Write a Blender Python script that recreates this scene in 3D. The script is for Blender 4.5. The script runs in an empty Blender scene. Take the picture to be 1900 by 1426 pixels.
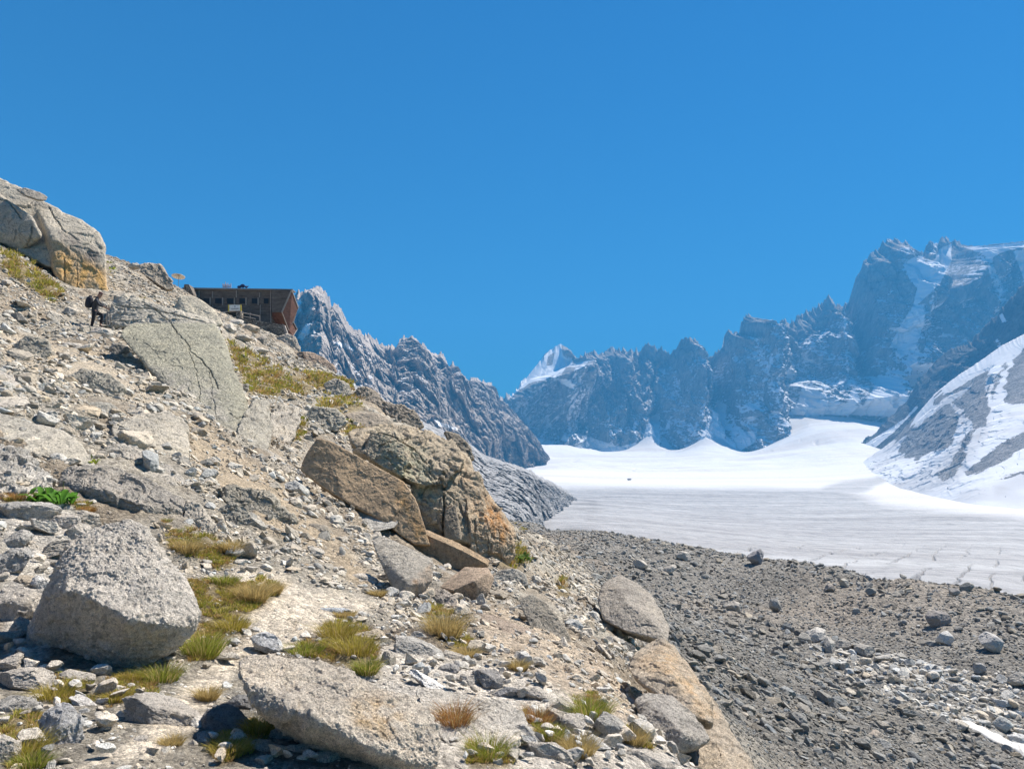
import bpy, bmesh, math, random
import numpy as np
from mathutils import Vector, Matrix

R = math.radians
SC = bpy.context.scene
COL = SC.collection

# ------------------------------------------------------------------ camera, sky, sun, exposure
W0, H0, F = 1900.0, 1426.0, 1427.0
PITCH = math.atan((900 - 713) / F)
cam_d = bpy.data.cameras.new('camera')
cam = bpy.data.objects.new('camera', cam_d)
COL.objects.link(cam)
cam.location = (0, 0, 0)
cam.rotation_euler = (math.pi / 2 + PITCH, 0, 0)
cam_d.sensor_fit = 'HORIZONTAL'
cam_d.sensor_width = 36.0
cam_d.lens = 36.0 * F / W0
cam_d.clip_start = 0.05
cam_d.clip_end = 40000
SC.camera = cam

SUN_EL, SUN_AZ = R(55), R(52)          # azimuth measured from +Y towards +X
world = bpy.data.worlds.new('World')
SC.world = world
world.use_nodes = True
wn = world.node_tree
bg = wn.nodes['Background']
sky = wn.nodes.new('ShaderNodeTexSky')
sky.sky_type = 'NISHITA'
sky.sun_disc = False
sky.sun_elevation = SUN_EL
sky.sun_rotation = SUN_AZ
sky.altitude = 2700
sky.air_density = 1.8
sky.dust_density = 0.3
sky.ozone_density = 6.0
hs = wn.nodes.new('ShaderNodeHueSaturation')
hs.inputs['Saturation'].default_value = 1.2
tm = wn.nodes.new('ShaderNodeMix'); tm.data_type = 'RGBA'; tm.blend_type = 'MULTIPLY'
tm.inputs[0].default_value = 1.0
tm.inputs[7].default_value = (0.14, 0.66, 0.87, 1)
wn.links.new(sky.outputs[0], hs.inputs['Color'])
wn.links.new(hs.outputs[0], tm.inputs[6])
wn.links.new(tm.outputs[2], bg.inputs[0])
bg.inputs[1].default_value = 0.05
sun_d = bpy.data.lights.new('sun', 'SUN')
sun_d.energy = 5.0
sun_d.angle = R(0.5)
sun_d.color = (1.0, 0.93, 0.84)
sun = bpy.data.objects.new('sun', sun_d)
COL.objects.link(sun)
SUNV = Vector((math.sin(SUN_AZ) * math.cos(SUN_EL), math.cos(SUN_AZ) * math.cos(SUN_EL), math.sin(SUN_EL)))
sun.rotation_euler = SUNV.to_track_quat('Z', 'Y').to_euler()
sun.location = (50, -50, 100)
SC.view_settings.view_transform = 'Standard'
SC.view_settings.look = 'None'
SC.view_settings.exposure = 1.12
SC.view_settings.gamma = 1.0
SC.render.engine = 'CYCLES'
SC.cycles.use_denoising = True
SC.cycles.max_bounces = 6
SC.cycles.diffuse_bounces = 3
SC.cycles.glossy_bounces = 1
SC.cycles.volume_bounces = 0
SC.cycles.sample_clamp_indirect = 4

# ------------------------------------------------------------------ pixel rays
CP, SP = math.cos(PITCH), math.sin(PITCH)

def ray(u, v):
    """direction of a photo pixel, scaled so that its Y is 1"""
    x = (np.asarray(u, float) - W0 / 2) / F
    y = (H0 / 2 - np.asarray(v, float)) / F
    dy = CP - SP * y
    return x / dy, (SP + CP * y) / dy

def P(u, v, Y):
    a, b = ray(u, v)
    return np.array([a * Y, Y, b * Y])

def proj(p):
    p = np.atleast_2d(p)
    dep = p[:, 1] * CP + p[:, 2] * SP
    dep = np.where(dep < 1e-3, 1e-3, dep)
    x = p[:, 0] / dep
    y = (-p[:, 1] * SP + p[:, 2] * CP) / dep
    return W0 / 2 + x * F, H0 / 2 - y * F

# ------------------------------------------------------------------ noise
def _hash(ix, iy, iz, seed):
    h = (ix.astype(np.int64) * 374761393 + iy.astype(np.int64) * 668265263 + iz.astype(np.int64) * 2147483647 + seed * 974634777) & 0xFFFFFFFF
    h = ((h ^ (h >> 13)) * 1274126177) & 0xFFFFFFFF
    h = ((h ^ (h >> 16)) * 2246822519) & 0xFFFFFFFF
    return (h ^ (h >> 15)) & 0xFFFFFFFF

def noise3(p, seed=0):
    """smooth value noise in -1..1"""
    i = np.floor(p).astype(np.int64)
    f = p - i
    w = f * f * f * (f * (f * 6 - 15) + 10)
    out = 0
    for dx in (0, 1):
        wx = w[:, 0] if dx else 1 - w[:, 0]
        for dy in (0, 1):
            wy = w[:, 1] if dy else 1 - w[:, 1]
            for dz in (0, 1):
                wz = w[:, 2] if dz else 1 - w[:, 2]
                out = out + wx * wy * wz * (_hash(i[:, 0] + dx, i[:, 1] + dy, i[:, 2] + dz, seed) / 2147483648.0 - 1)
    return out

ROT = np.array([[0.36, 0.48, -0.8], [-0.8, 0.6, 0.0], [0.48, 0.64, 0.6]])

def fbm(p, oct=4, seed=0, gain=0.5, ridged=False):
    p = np.asarray(p, float)
    s, a, t = 0, 1.0, 0
    for k in range(oct):
        n = noise3(p, seed + k * 17)
        if ridged:
            n = 1 - 2 * np.abs(n)
        s = s + a * n
        t += a
        a *= gain
        p = (p @ ROT.T) * 2.03
    return s / t

def voro(p, seed=0):
    """cellular facets: a random offset and a random tilt for each cell -> (facet height, distance to the cell border)"""
    p = np.asarray(p, float)
    res = np.empty(len(p)); edge = np.empty(len(p))
    for s in range(0, len(p), 150000):
        q = p[s:s + 150000]
        i = np.floor(q).astype(np.int64)
        f1 = np.full(len(q), 9.0); f2 = f1.copy(); h = np.zeros(len(q))
        for dx in (-1, 0, 1):
            for dy in (-1, 0, 1):
                for dz in (-1, 0, 1):
                    cx, cy, cz = i[:, 0] + dx, i[:, 1] + dy, i[:, 2] + dz
                    r = _hash(cx, cy, cz, seed)
                    ox = cx + (r & 1023) / 1023.0; oy = cy + ((r >> 10) & 1023) / 1023.0; oz = cz + ((r >> 20) & 1023) / 1023.0
                    ddx, ddy, ddz = q[:, 0] - ox, q[:, 1] - oy, q[:, 2] - oz
                    d = ddx * ddx + ddy * ddy + ddz * ddz
                    r2 = (r * 2654435761) & 0xFFFFFFFF
                    val = (r2 & 255) / 127.5 - 1 + 1.1 * (((r2 >> 8) & 255) / 127.5 - 1) * ddx + 1.1 * (((r2 >> 16) & 255) / 127.5 - 1) * ddy + 1.1 * (((r2 >> 24) & 255) / 127.5 - 1) * ddz
                    m = d < f1
                    f2 = np.where(m, f1, np.minimum(f2, d))
                    h = np.where(m, val, h); f1 = np.where(m, d, f1)
        res[s:s + 150000] = h; edge[s:s + 150000] = np.sqrt(f2) - np.sqrt(f1)
    return res, edge

def smooth(x, a, b):
    t = np.clip((x - a) / (b - a), 0, 1)
    return t * t * (3 - 2 * t)

def inside(u, v, poly):
    u = np.asarray(u, float); v = np.asarray(v, float)
    r = np.zeros(u.shape, bool)
    n = len(poly)
    for i in range(n):
        x0, y0 = poly[i][:2]; x1, y1 = poly[(i + 1) % n][:2]
        if y0 == y1: continue
        c = ((y0 > v) != (y1 > v)) & (u < (x1 - x0) * (v - y0) / (y1 - y0) + x0)
        r ^= c
    return r

def seg_dist(u, v, line):
    """distance in px to a polyline, and the position along it 0..1"""
    best = np.full(np.shape(u), 1e9)
    n = len(line)
    for i in range(n - 1):
        x0, y0 = line[i][:2]; x1, y1 = line[i + 1][:2]
        dx, dy = x1 - x0, y1 - y0
        t = np.clip(((u - x0) * dx + (v - y0) * dy) / (dx * dx + dy * dy + 1e-9), 0, 1)
        d = np.hypot(u - x0 - t * dx, v - y0 - t * dy)
        best = np.minimum(best, d)
    return best

def soft(u, v, poly, feather):
    """1 inside the polygon falling to 0 over feather px outside it"""
    d = seg_dist(u, v, list(poly) + [poly[0]])
    s = np.where(inside(u, v, poly), d, -d)
    return smooth(s, -feather, feather)

# ------------------------------------------------------------------ meshes
def mesh_obj(name, verts, faces, mat, tint=None, parent=None, smooth_shade=True, loc=None, attrs=None):
    verts = np.asarray(verts, dtype=np.float64)
    if loc is not None:
        verts = verts - np.asarray(loc)
    faces = np.asarray(faces, dtype=np.int32)
    me = bpy.data.meshes.new(name)
    me.vertices.add(len(verts))
    me.vertices.foreach_set('co', verts.astype(np.float32).ravel())
    k = faces.shape[1]
    me.loops.add(faces.size)
    me.loops.foreach_set('vertex_index', faces.ravel())
    me.polygons.add(len(faces))
    me.polygons.foreach_set('loop_start', np.arange(0, faces.size, k, dtype=np.int32))
    me.polygons.foreach_set('loop_total', np.full(len(faces), k, dtype=np.int32))
    me.polygons.foreach_set('use_smooth', np.full(len(faces), smooth_shade, dtype=bool))
    me.update(calc_edges=True)
    if tint is not None:
        a = me.attributes.new('tint', 'FLOAT_COLOR', 'POINT')
        c = np.ones((len(verts), 4), np.float32)
        c[:, :3] = tint
        a.data.foreach_set('color', c.ravel())
    for nm, val in (attrs or {}).items():
        a = me.attributes.new(nm, 'FLOAT', 'POINT')
        a.data.foreach_set('value', np.asarray(val, np.float32))
    me.materials.append(mat)
    o = bpy.data.objects.new(name, me)
    COL.objects.link(o)
    if loc is not None:
        o.location = loc
    if parent is not None:
        o.parent = parent
    return o

def tag(o, label=None, cat=None, group=None, kind=None):
    if label: o['label'] = label
    if cat: o['category'] = cat
    if group: o['group'] = group
    if kind: o['kind'] = kind
    return o

def grid_faces(nu, nv):
    i = np.arange(nu - 1)[:, None] * nv + np.arange(nv - 1)[None, :]
    i = i.ravel()
    return np.stack([i, i + nv, i + nv + 1, i + 1], 1)

# ------------------------------------------------------------------ materials
def new_mat(name):
    m = bpy.data.materials.new(name)
    m.use_nodes = True
    nt = m.node_tree
    b = nt.nodes['Principled BSDF']
    b.inputs['Roughness'].default_value = 0.9
    b.inputs['Specular IOR Level'].default_value = 0.25
    return m, nt, b

def N(nt, t, **kw):
    n = nt.nodes.new(t)
    for k, v in kw.items():
        if k in n.inputs: n.inputs[k].default_value = v
        else: setattr(n, k, v)
    return n

def math_n(nt, op, a, b=None, c=None, clamp=False):
    n = nt.nodes.new('ShaderNodeMath'); n.operation = op; n.use_clamp = clamp
    for i, x in enumerate((a, b, c)):
        if x is None: continue
        if isinstance(x, (int, float)): n.inputs[i].default_value = x
        else: nt.links.new(x, n.inputs[i])
    return n.outputs[0]

def noise_n(nt, vec, scale, detail=4, rough=0.55, dist=0.0):
    n = N(nt, 'ShaderNodeTexNoise', Scale=scale, Detail=detail, Roughness=rough, Distortion=dist)
    nt.links.new(vec, n.inputs['Vector'])
    return n.outputs['Fac']

def ramp(nt, fac, stops):
    r = nt.nodes.new('ShaderNodeValToRGB')
    el = r.color_ramp.elements
    while len(el) < len(stops): el.new(0.5)
    for e, (p, c) in zip(el, stops):
        e.position = p
        e.color = (c, c, c, 1) if isinstance(c, (int, float)) else (*c, 1)
    nt.links.new(fac, r.inputs[0])
    return r.outputs[0]

def mul_col(nt, a, b, f=1.0, mode='MULTIPLY'):
    m = nt.nodes.new('ShaderNodeMix'); m.data_type = 'RGBA'; m.blend_type = mode
    if isinstance(f, (int, float)): m.inputs[0].default_value = f
    else: nt.links.new(f, m.inputs[0])
    for s, x in ((6, a), (7, b)):
        if isinstance(x, tuple): m.inputs[s].default_value = (*x, 1)
        else: nt.links.new(x, m.inputs[s])
    return m.outputs[2]

def bump(nt, b, h, strength, dist, prev=None):
    n = nt.nodes.new('ShaderNodeBump')
    n.inputs['Strength'].default_value = strength
    n.inputs['Distance'].default_value = dist
    nt.links.new(h, n.inputs['Height'])
    if prev is not None: nt.links.new(prev, n.inputs['Normal'])
    if b is not None: nt.links.new(n.outputs[0], b.inputs['Normal'])
    return n.outputs[0]

def rock_mat(name, scale=1.0, lichen=0.5, bmp=1.0, streak=0.0, grain=1.0):
    """granite: the tint attribute broken up by mineral grain, patches and dark lichen"""
    m, nt, b = new_mat(name)
    tc = nt.nodes.new('ShaderNodeTexCoord')
    vec = tc.outputs['Object']
    if streak:
        mp = nt.nodes.new('ShaderNodeMapping'); mp.inputs['Scale'].default_value = (1, 1, 1 - streak)
        nt.links.new(vec, mp.inputs[0]); vec2 = mp.outputs[0]
    else: vec2 = vec
    att = N(nt, 'ShaderNodeAttribute', attribute_name='tint')
    patch = noise_n(nt, vec2, 1.3 * scale, 5, 0.6, 0.4)
    fine = noise_n(nt, vec, 22 * scale, 6, 0.75)
    grainv = noise_n(nt, vec, 90 * scale, 3, 0.7)
    lich = noise_n(nt, vec2, 7 * scale, 6, 0.7, 0.6)
    c = mul_col(nt, att.outputs['Color'], ramp(nt, patch, [(0.3, (0.98, 0.96, 0.93)), (0.5, (1.24, 1.2, 1.14)), (0.72, (1.45, 1.38, 1.26))]))
    c = mul_col(nt, c, ramp(nt, fine, [(0.3, 0.5), (0.45, 1.0), (0.68, 1.4)]), grain)
    c = mul_col(nt, c, ramp(nt, grainv, [(0.34, 0.5), (0.47, 1.05), (0.66, 1.4)]), 0.9 * grain)
    lm = ramp(nt, lich, [(0.52, 0.0), (0.62, lichen)])
    c = mul_col(nt, c, (0.1, 0.095, 0.085), lm, 'MIX')
    nt.links.new(c, b.inputs['Base Color'])
    h1 = noise_n(nt, vec, 6 * scale, 8, 0.68)
    h2 = noise_n(nt, vec, 40 * scale, 6, 0.78)
    n1 = bump(nt, None, h1, 1.0 * bmp, 0.11 / scale)
    bump(nt, b, h2, 1.0 * bmp, 0.035 / scale, n1)
    return m

M = {}
M['near_rock'] = rock_mat('rough_granite', 1.6, 0.4, 1.0)
M['rock'] = rock_mat('granite', 0.9, 0.5, 1.0)
M['cliff'] = rock_mat('granite_cliff', 0.45, 0.45, 1.0, 0.6)
M['stone'] = rock_mat('loose_granite', 2.0, 0.3, 0.7)
M['moraine_stone'] = rock_mat('moraine_granite', 0.6, 0.15, 0.7)
M['ground'] = rock_mat('gravel_soil', 2.2, 0.2, 1.2)
def add_gravel(m):
    """pebbles: cells of their own shade and height, fine on the hillside and coarse on the moraine"""
    nt = m.node_tree; b = nt.nodes['Principled BSDF']
    old = b.inputs['Base Color'].links[0].from_socket
    oldn = b.inputs['Normal'].links[0].from_socket
    tc = nt.nodes.new('ShaderNodeTexCoord'); vec = tc.outputs['Object']
    att = N(nt, 'ShaderNodeAttribute', attribute_name='coarse').outputs['Fac']
    cols, hs_ = [], []
    for sc_ in (16.0, 3.2):
        wv = nt.nodes.new('ShaderNodeMapping'); wv.inputs['Scale'].default_value = (1, 0.8, 1.3); nt.links.new(vec, wv.inputs[0])
        vo = N(nt, 'ShaderNodeTexVoronoi', Scale=sc_); vo.inputs['Randomness'].default_value = 1.0; nt.links.new(wv.outputs[0], vo.inputs['Vector'])
        vf = N(nt, 'ShaderNodeTexVoronoi', Scale=sc_ * 2.7); nt.links.new(wv.outputs[0], vf.inputs['Vector'])
        sp = nt.nodes.new('ShaderNodeSeparateColor'); nt.links.new(vo.outputs['Color'], sp.inputs[0])
        sf = nt.nodes.new('ShaderNodeSeparateColor'); nt.links.new(vf.outputs['Color'], sf.inputs[0])
        v = math_n(nt, 'ADD', math_n(nt, 'MULTIPLY', sp.outputs[0], 0.55), math_n(nt, 'MULTIPLY', sf.outputs[0], 0.45))
        cols.append(ramp(nt, v, [(0.15, 0.55), (0.5, 1.0), (0.85, 1.5)]))
        hh = math_n(nt, 'ADD', math_n(nt, 'MULTIPLY', math_n(nt, 'SUBTRACT', 1.0, vo.outputs['Distance']), 0.7), math_n(nt, 'MULTIPLY', math_n(nt, 'SUBTRACT', 1.0, vf.outputs['Distance']), 0.3))
        hs_.append(hh)
    mix = mul_col(nt, cols[0], cols[1], att, 'MIX')
    nt.links.new(mul_col(nt, old, mix, 0.85), b.inputs['Base Color'])
    fine = math_n(nt, 'SUBTRACT', 1.0, att)
    n1 = bump(nt, None, math_n(nt, 'MULTIPLY', hs_[0], fine), 0.9, 0.05, oldn)
    bump(nt, b, math_n(nt, 'MULTIPLY', hs_[1], att), 0.9, 0.25, n1)
add_gravel(M['ground'])
# ------------------------------------------------------------------ RBF surfaces from surveyed points
def make_rbf(pts, apex):
    """thin-plate style surface through points (X, Y, Z); works on (X/yy, log yy), value Z/yy"""
    pts = np.asarray(pts, float)
    yy = pts[:, 1] + apex
    q = np.stack([pts[:, 0] / yy * 1.6, np.log(yy)], 1)
    val = pts[:, 2] / yy
    n = len(q)
    D = np.hypot(*(q[:, None, :] - q[None, :, :]).transpose(2, 0, 1))
    A = np.zeros((n + 3, n + 3))
    A[:n, :n] = D - 0.004 * np.eye(n)
    A[:n, n] = 1; A[:n, n + 1:] = q
    A[n, :n] = 1; A[n + 1:, :n] = q.T
    w = np.linalg.solve(A, np.concatenate([val, [0, 0, 0]]))
    def ev(X, Y):
        X = np.asarray(X, float); Y = np.asarray(Y, float)
        sh = X.shape
        X = X.ravel(); Yr = np.maximum(Y.ravel() + apex, 0.3)
        out = np.empty(len(X))
        for s in range(0, len(X), 60000):
            yy = Yr[s:s + 60000]
            a = X[s:s + 60000] / yy * 1.6; l = np.log(yy)
            d = np.sqrt((a[:, None] - q[None, :, 0]) ** 2 + (l[:, None] - q[None, :, 1]) ** 2)
            out[s:s + 60000] = (d @ w[:n] + w[n] + w[n + 1] * a + w[n + 2] * l) * yy
        return out.reshape(sh)
    return ev

def interp_line(line, s):
    """polyline (u, v, Y) sampled at u = s"""
    L = np.asarray(line, float)
    return np.interp(s, L[:, 0], L[:, 1]), np.interp(s, L[:, 0], L[:, 2])

# ------------------------------------------------------------------ far mountains
def mountain_mat(name, rock=(0.2, 0.19, 0.185), rock2=(0.3, 0.28, 0.26), sc=1.0, snow_col=(0.86, 0.86, 0.87)):
    m, nt, b = new_mat(name)
    geo = nt.nodes.new('ShaderNodeNewGeometry')
    mp = nt.nodes.new('ShaderNodeMapping'); mp.inputs['Scale'].default_value = (1, 1, 0.45)
    nt.links.new(geo.outputs['Position'], mp.inputs[0])
    pos, posn = mp.outputs[0], geo.outputs['Position']
    n1 = noise_n(nt, pos, 0.006 * sc, 8, 0.65, 0.3)
    n2 = noise_n(nt, pos, 0.035 * sc, 6, 0.7)
    c = mul_col(nt, (*rock,), (*rock2,), ramp(nt, n1, [(0.35, 0.0), (0.65, 1.0)]), 'MIX')
    c = mul_col(nt, c, ramp(nt, n2, [(0.3, 0.4), (0.5, 1.0), (0.7, 1.6)]))
    snow = N(nt, 'ShaderNodeAttribute', attribute_name='snow').outputs['Fac']
    n3 = noise_n(nt, posn, 0.05 * sc, 7, 0.74)
    s = math_n(nt, 'ADD', snow, math_n(nt, 'MULTIPLY', math_n(nt, 'SUBTRACT', n3, 0.5), 1.9))
    s = ramp(nt, s, [(0.47, 0.0), (0.55, 1.0)])
    dirt = N(nt, 'ShaderNodeAttribute', attribute_name='dirt').outputs['Fac']
    sc_ = mul_col(nt, (*snow_col,), (0.36, 0.325, 0.3), dirt, 'MIX')
    c = mul_col(nt, c, sc_, s, 'MIX')
    nt.links.new(c, b.inputs['Base Color'])
    inv = math_n(nt, 'SUBTRACT', 1.0, math_n(nt, 'MULTIPLY', s, 0.92))
    h = math_n(nt, 'MULTIPLY', noise_n(nt, pos, 0.02 * sc, 9, 0.7), inv)
    bump(nt, b, h, 0.9, 30 / sc)
    return m

M['far_rock'] = mountain_mat('far_mountain_rock', (0.25, 0.225, 0.2), (0.4, 0.36, 0.32))
M['warm_rock'] = mountain_mat('sunlit_ridge_rock', (0.34, 0.295, 0.25), (0.5, 0.43, 0.365), 1.6)
M['scree_far'] = mountain_mat('grey_scree', (0.26, 0.26, 0.26), (0.42, 0.41, 0.4), 5.0)
M['slope'] = mountain_mat('snow_slope_rock', (0.17, 0.165, 0.165), (0.34, 0.325, 0.315), 4.0)

def curtain(name, crest, foot, u0, u1, nu, nt_, mat, label=None, kind='structure', jag=6.0, amp=70.0, wl=220.0,
            ridges=(), snow_fn=None, foot_fade=0.0, zprof=1.0, back=500.0, prof=1.0, seed=0, vs=0.35, dirt_fn=None, fine=0.35, facet=1.0, foot_drop=0.0, calm=(), jag_mask=()):
    us = np.linspace(u0, u1, nu)
    cv, cY = interp_line(crest, us)
    fv, fY = interp_line(foot, us)
    ks = max(3, nu // 12) | 1
    fv, fY = [np.convolve(np.pad(x_, ks // 2, mode='edge'), np.ones(ks) / ks, 'valid') for x_ in (fv, fY)]
    jn = np.clip(fbm(np.stack([us / 11.0, us * 0, us * 0], 1), 4, seed + 5, 0.62, True), -0.3, 1) * 1.1 - 0.1
    jn = jn + 0.8 * np.clip(fbm(np.stack([us / 5.0, us * 0 + 7, us * 0], 1), 2, seed + 6, 0.6, True) - 0.2, 0, 1)
    for a_0, b_0, k_0 in jag_mask: jn = np.where((us > a_0) & (us < b_0), 0.2 + (jn - 0.2) * k_0, jn)
    C = P(us, cv, cY).T
    B = P(us, fv, fY).T
    t = np.linspace(0, 1, nt_)
    X = B[:, None, 0] + (C[:, None, 0] - B[:, None, 0]) * t
    Y = B[:, None, 1] + (C[:, None, 1] - B[:, None, 1]) * t ** prof
    Z = B[:, None, 2] + (C[:, None, 2] - B[:, None, 2]) * t ** zprof
    Z = Z + (jag * (jn - 0.2) * cY / F)[:, None] * smooth(t, 0.86, 1.0) ** 2
    Z = Z - foot_drop * (1 - t) ** 6
    p = np.stack([X, Y, Z], 2).reshape(-1, 3)
    T = np.tile(t, nu)
    U, V = proj(p)
    q = p * np.array([1, 0.6, vs]) / wl
    wob = 0.16 * np.stack([fbm(q * 2, 2, seed + 70), fbm(q * 2, 2, seed + 71), fbm(q * 2, 2, seed + 72)], 1)
    v1, e1 = voro((q + wob) * 2.2, seed + 80); v2, e2 = voro((q + wob) * np.array([7, 7, 5]), seed + 81)
    d = amp * fbm(q, 5, seed, 0.52, True) + amp * fine * fbm(q * np.array([5, 5, 3.5]), 5, seed + 3, 0.62, True)
    d = d + facet * amp * (0.34 * v1 - 0.2 * smooth(e1, 0.12, 0)) + facet * amp * (0.13 * v2 - 0.06 * smooth(e2, 0.15, 0))
    for line, a, w in ridges:
        d = d + a * np.clip(1 - seg_dist(U, V, line) / w, 0, 1) ** 1.0
    taper = smooth(1.0 - T, 0.0, 0.12) * 0.92 + 0.08
    d = d * taper
    for poly in calm: d = d * (1 - 0.85 * soft(U, V, poly, 8))
    if foot_fade: d = d * smooth(T, 0.0, foot_fade)
    p[:, 1] -= d
    p[:, 0] += d * 0.25 * (1 - smooth(T, 0.8, 1))
    p = p.reshape(nu, nt_, 3)
    # back slope gives the ridge its real thickness
    nb = 5
    bk = []
    for k in range(1, nb):
        q = p[:, -1, :].copy()
        q[:, 1] += back * k / nb
        q[:, 2] -= back * k / nb * 1.1
        bk.append(q[:, None, :])
    p = np.concatenate([p] + bk, 1)
    ntot = p.shape[1]
    full = p.reshape(-1, 3)
    U, V = proj(full)
    sn = np.zeros(len(full)); dt = np.zeros(len(full))
    # slope for ledge snow
    gx = np.gradient(p, axis=0); gt = np.gradient(p, axis=1)
    nrm = np.cross(gx, gt); nrm /= np.linalg.norm(nrm, axis=2, keepdims=True) + 1e-9
    nz = np.abs(nrm[..., 2]).ravel()
    if snow_fn is not None: sn = snow_fn(U, V, full, nz)
    top = np.zeros((nu, ntot)); top[:, :nt_] = smooth(t, 0.8, 0.95)[None, :]; top[:, nt_:] = 1
    if facet > 0.9: sn = sn - 0.5 * top.ravel() * smooth(nz, 0.3, 0.7) * (sn < 0.85)
    if dirt_fn is not None: dt = dirt_fn(U, V, full)
    o = mesh_obj(name, full, grid_faces(nu, ntot), mat, attrs={'snow': sn, 'dirt': dt})
    tag(o, label, kind=kind)
    return o

CREST_L = [(440, 600, 1900), (500, 575, 1950), (535, 556, 2000), (548, 548, 2000), (556, 541, 2010), (565, 543, 2020), (575, 538, 2030), (590, 537, 2050),
    (605, 541, 2060), (613, 558, 2080), (617, 575, 2090), (623, 563, 2100), (632, 570, 2120), (640, 590, 2150), (648, 605, 2180), (658, 610, 2220), (668, 607, 2250),
    (674, 620, 2280), (685, 622, 2320), (700, 634, 2400), (712, 640, 2450), (725, 646, 2500), (728, 638, 2510), (732, 648, 2530), (742, 632, 2600), (752, 628, 2650),
    (765, 624, 2700), (775, 632, 2750), (785, 640, 2800), (792, 645, 2830), (800, 655, 2870), (812, 660, 2930), (818, 656, 2960), (826, 668, 3000), (833, 680, 3050),
    (842, 673, 3100), (852, 688, 3150), (860, 702, 3250), (868, 708, 3300), (875, 702, 3350), (888, 703, 3450), (900, 710, 3600), (912, 713, 3750), (918, 735, 3850),
    (930, 740, 4000), (950, 762, 4050), (970, 800, 4000), (985, 835, 3900), (1000, 880, 3700)]
FOOT_L = [(440, 900, 1300), (600, 900, 1400), (760, 890, 1700), (860, 885, 2100), (930, 890, 2700), (1000, 900, 3300)]

def snow_left(U, V, p, nz):
    s = 0.02 + 0.45 * smooth(nz, 0.4, 0.85) + 0.22 * (fbm(p / 160, 3, 91) + 0.1)
    s -= 0.25 * smooth(V, 700, 800)
    for poly in ([(567, 600), (577, 596), (575, 618), (560, 632), (552, 628)], [(612, 632), (640, 636), (660, 648), (655, 652), (625, 640)],
                 [(545, 560), (560, 552), (560, 575), (548, 590)], [(800, 776), (818, 782), (852, 795), (848, 798), (815, 790)]):
        s = np.maximum(s, soft(U, V, poly, 3) * 0.9)
    return s

curtain('rock_ridge', CREST_L, FOOT_L, 440, 1000, 900, 400, M['warm_rock'], 'jagged grey rock ridge descending to the right behind the hut', jag=7, amp=80, wl=230, vs=0.45, fine=0.55,
        ridges=[([(590, 540), (600, 720)], 120, 40), ([(765, 624), (800, 800)], 110, 50), ([(640, 600), (690, 760)], 70, 35), ([(842, 673), (900, 820)], 90, 40),
                ([(905, 710), (985, 850)], 120, 35), ([(930, 805), (985, 860)], 120, 40)],
        snow_fn=snow_left, seed=11, back=900)

CREST_C = [(880, 790, 4700), (930, 742, 4800), (945, 738, 4900), (962, 722, 5000), (975, 705, 5050), (990, 685, 5100), (1005, 665, 5150), (1020, 650, 5200), (1040, 638, 5200),
    (1052, 645, 5200), (1068, 662, 5200), (1072, 668, 5200), (1080, 662, 5150), (1092, 652, 5150), (1105, 655, 5100), (1118, 656, 5100), (1130, 648, 5100), (1145, 650, 5050),
    (1160, 646, 5050), (1170, 652, 5000), (1185, 646, 5000), (1200, 640, 4950), (1215, 645, 4950), (1228, 650, 4900), (1240, 658, 4900), (1248, 655, 4880), (1252, 645, 4850),
    (1265, 635, 4800), (1278, 628, 4750), (1288, 630, 4750), (1297, 645, 4750), (1306, 660, 4750), (1312, 668, 4780), (1318, 662, 4780), (1330, 652, 4780), (1342, 645, 4750),
    (1343, 620, 4720), (1352, 615, 4700), (1360, 620, 4700), (1372, 620, 4700), (1373, 592, 4700), (1382, 588, 4700), (1400, 595, 4700), (1420, 600, 4700), (1445, 600, 4700),
    (1457, 594, 4700), (1470, 600, 4700), (1478, 590, 4700), (1500, 582, 4700), (1520, 568, 4680), (1530, 558, 4660), (1537, 553, 4650), (1545, 560, 4660), (1556, 572, 4680),
    (1565, 565, 4680), (1573, 558, 4680), (1580, 535, 4670), (1590, 505, 4660), (1598, 490, 4650), (1612, 475, 4650), (1625, 465, 4650), (1636, 453, 4650), (1650, 450, 4650),
    (1665, 452, 4650), (1678, 451, 4660), (1690, 463, 4680), (1700, 475, 4700), (1712, 472, 4700), (1717, 456, 4700), (1726, 453, 4700), (1733, 458, 4700), (1740, 460, 4700),
    (1745, 443, 4700), (1755, 444, 4700), (1768, 449, 4700), (1785, 456, 4700), (1805, 458, 4700), (1830, 456, 4700), (1860, 452, 4650), (1900, 447, 4600), (1960, 440, 4550),
    (2080, 430, 4500), (2300, 440, 4400)]
FOOT_C = [(880, 900, 4200), (1000, 870, 4500), (1100, 860, 4550), (1200, 870, 4450), (1300, 860, 4250), (1400, 860, 4050), (1500, 830, 4100), (1600, 830, 4050), (1700, 820, 4050),
    (1900, 820, 4000), (2300, 820, 3800)]

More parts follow.
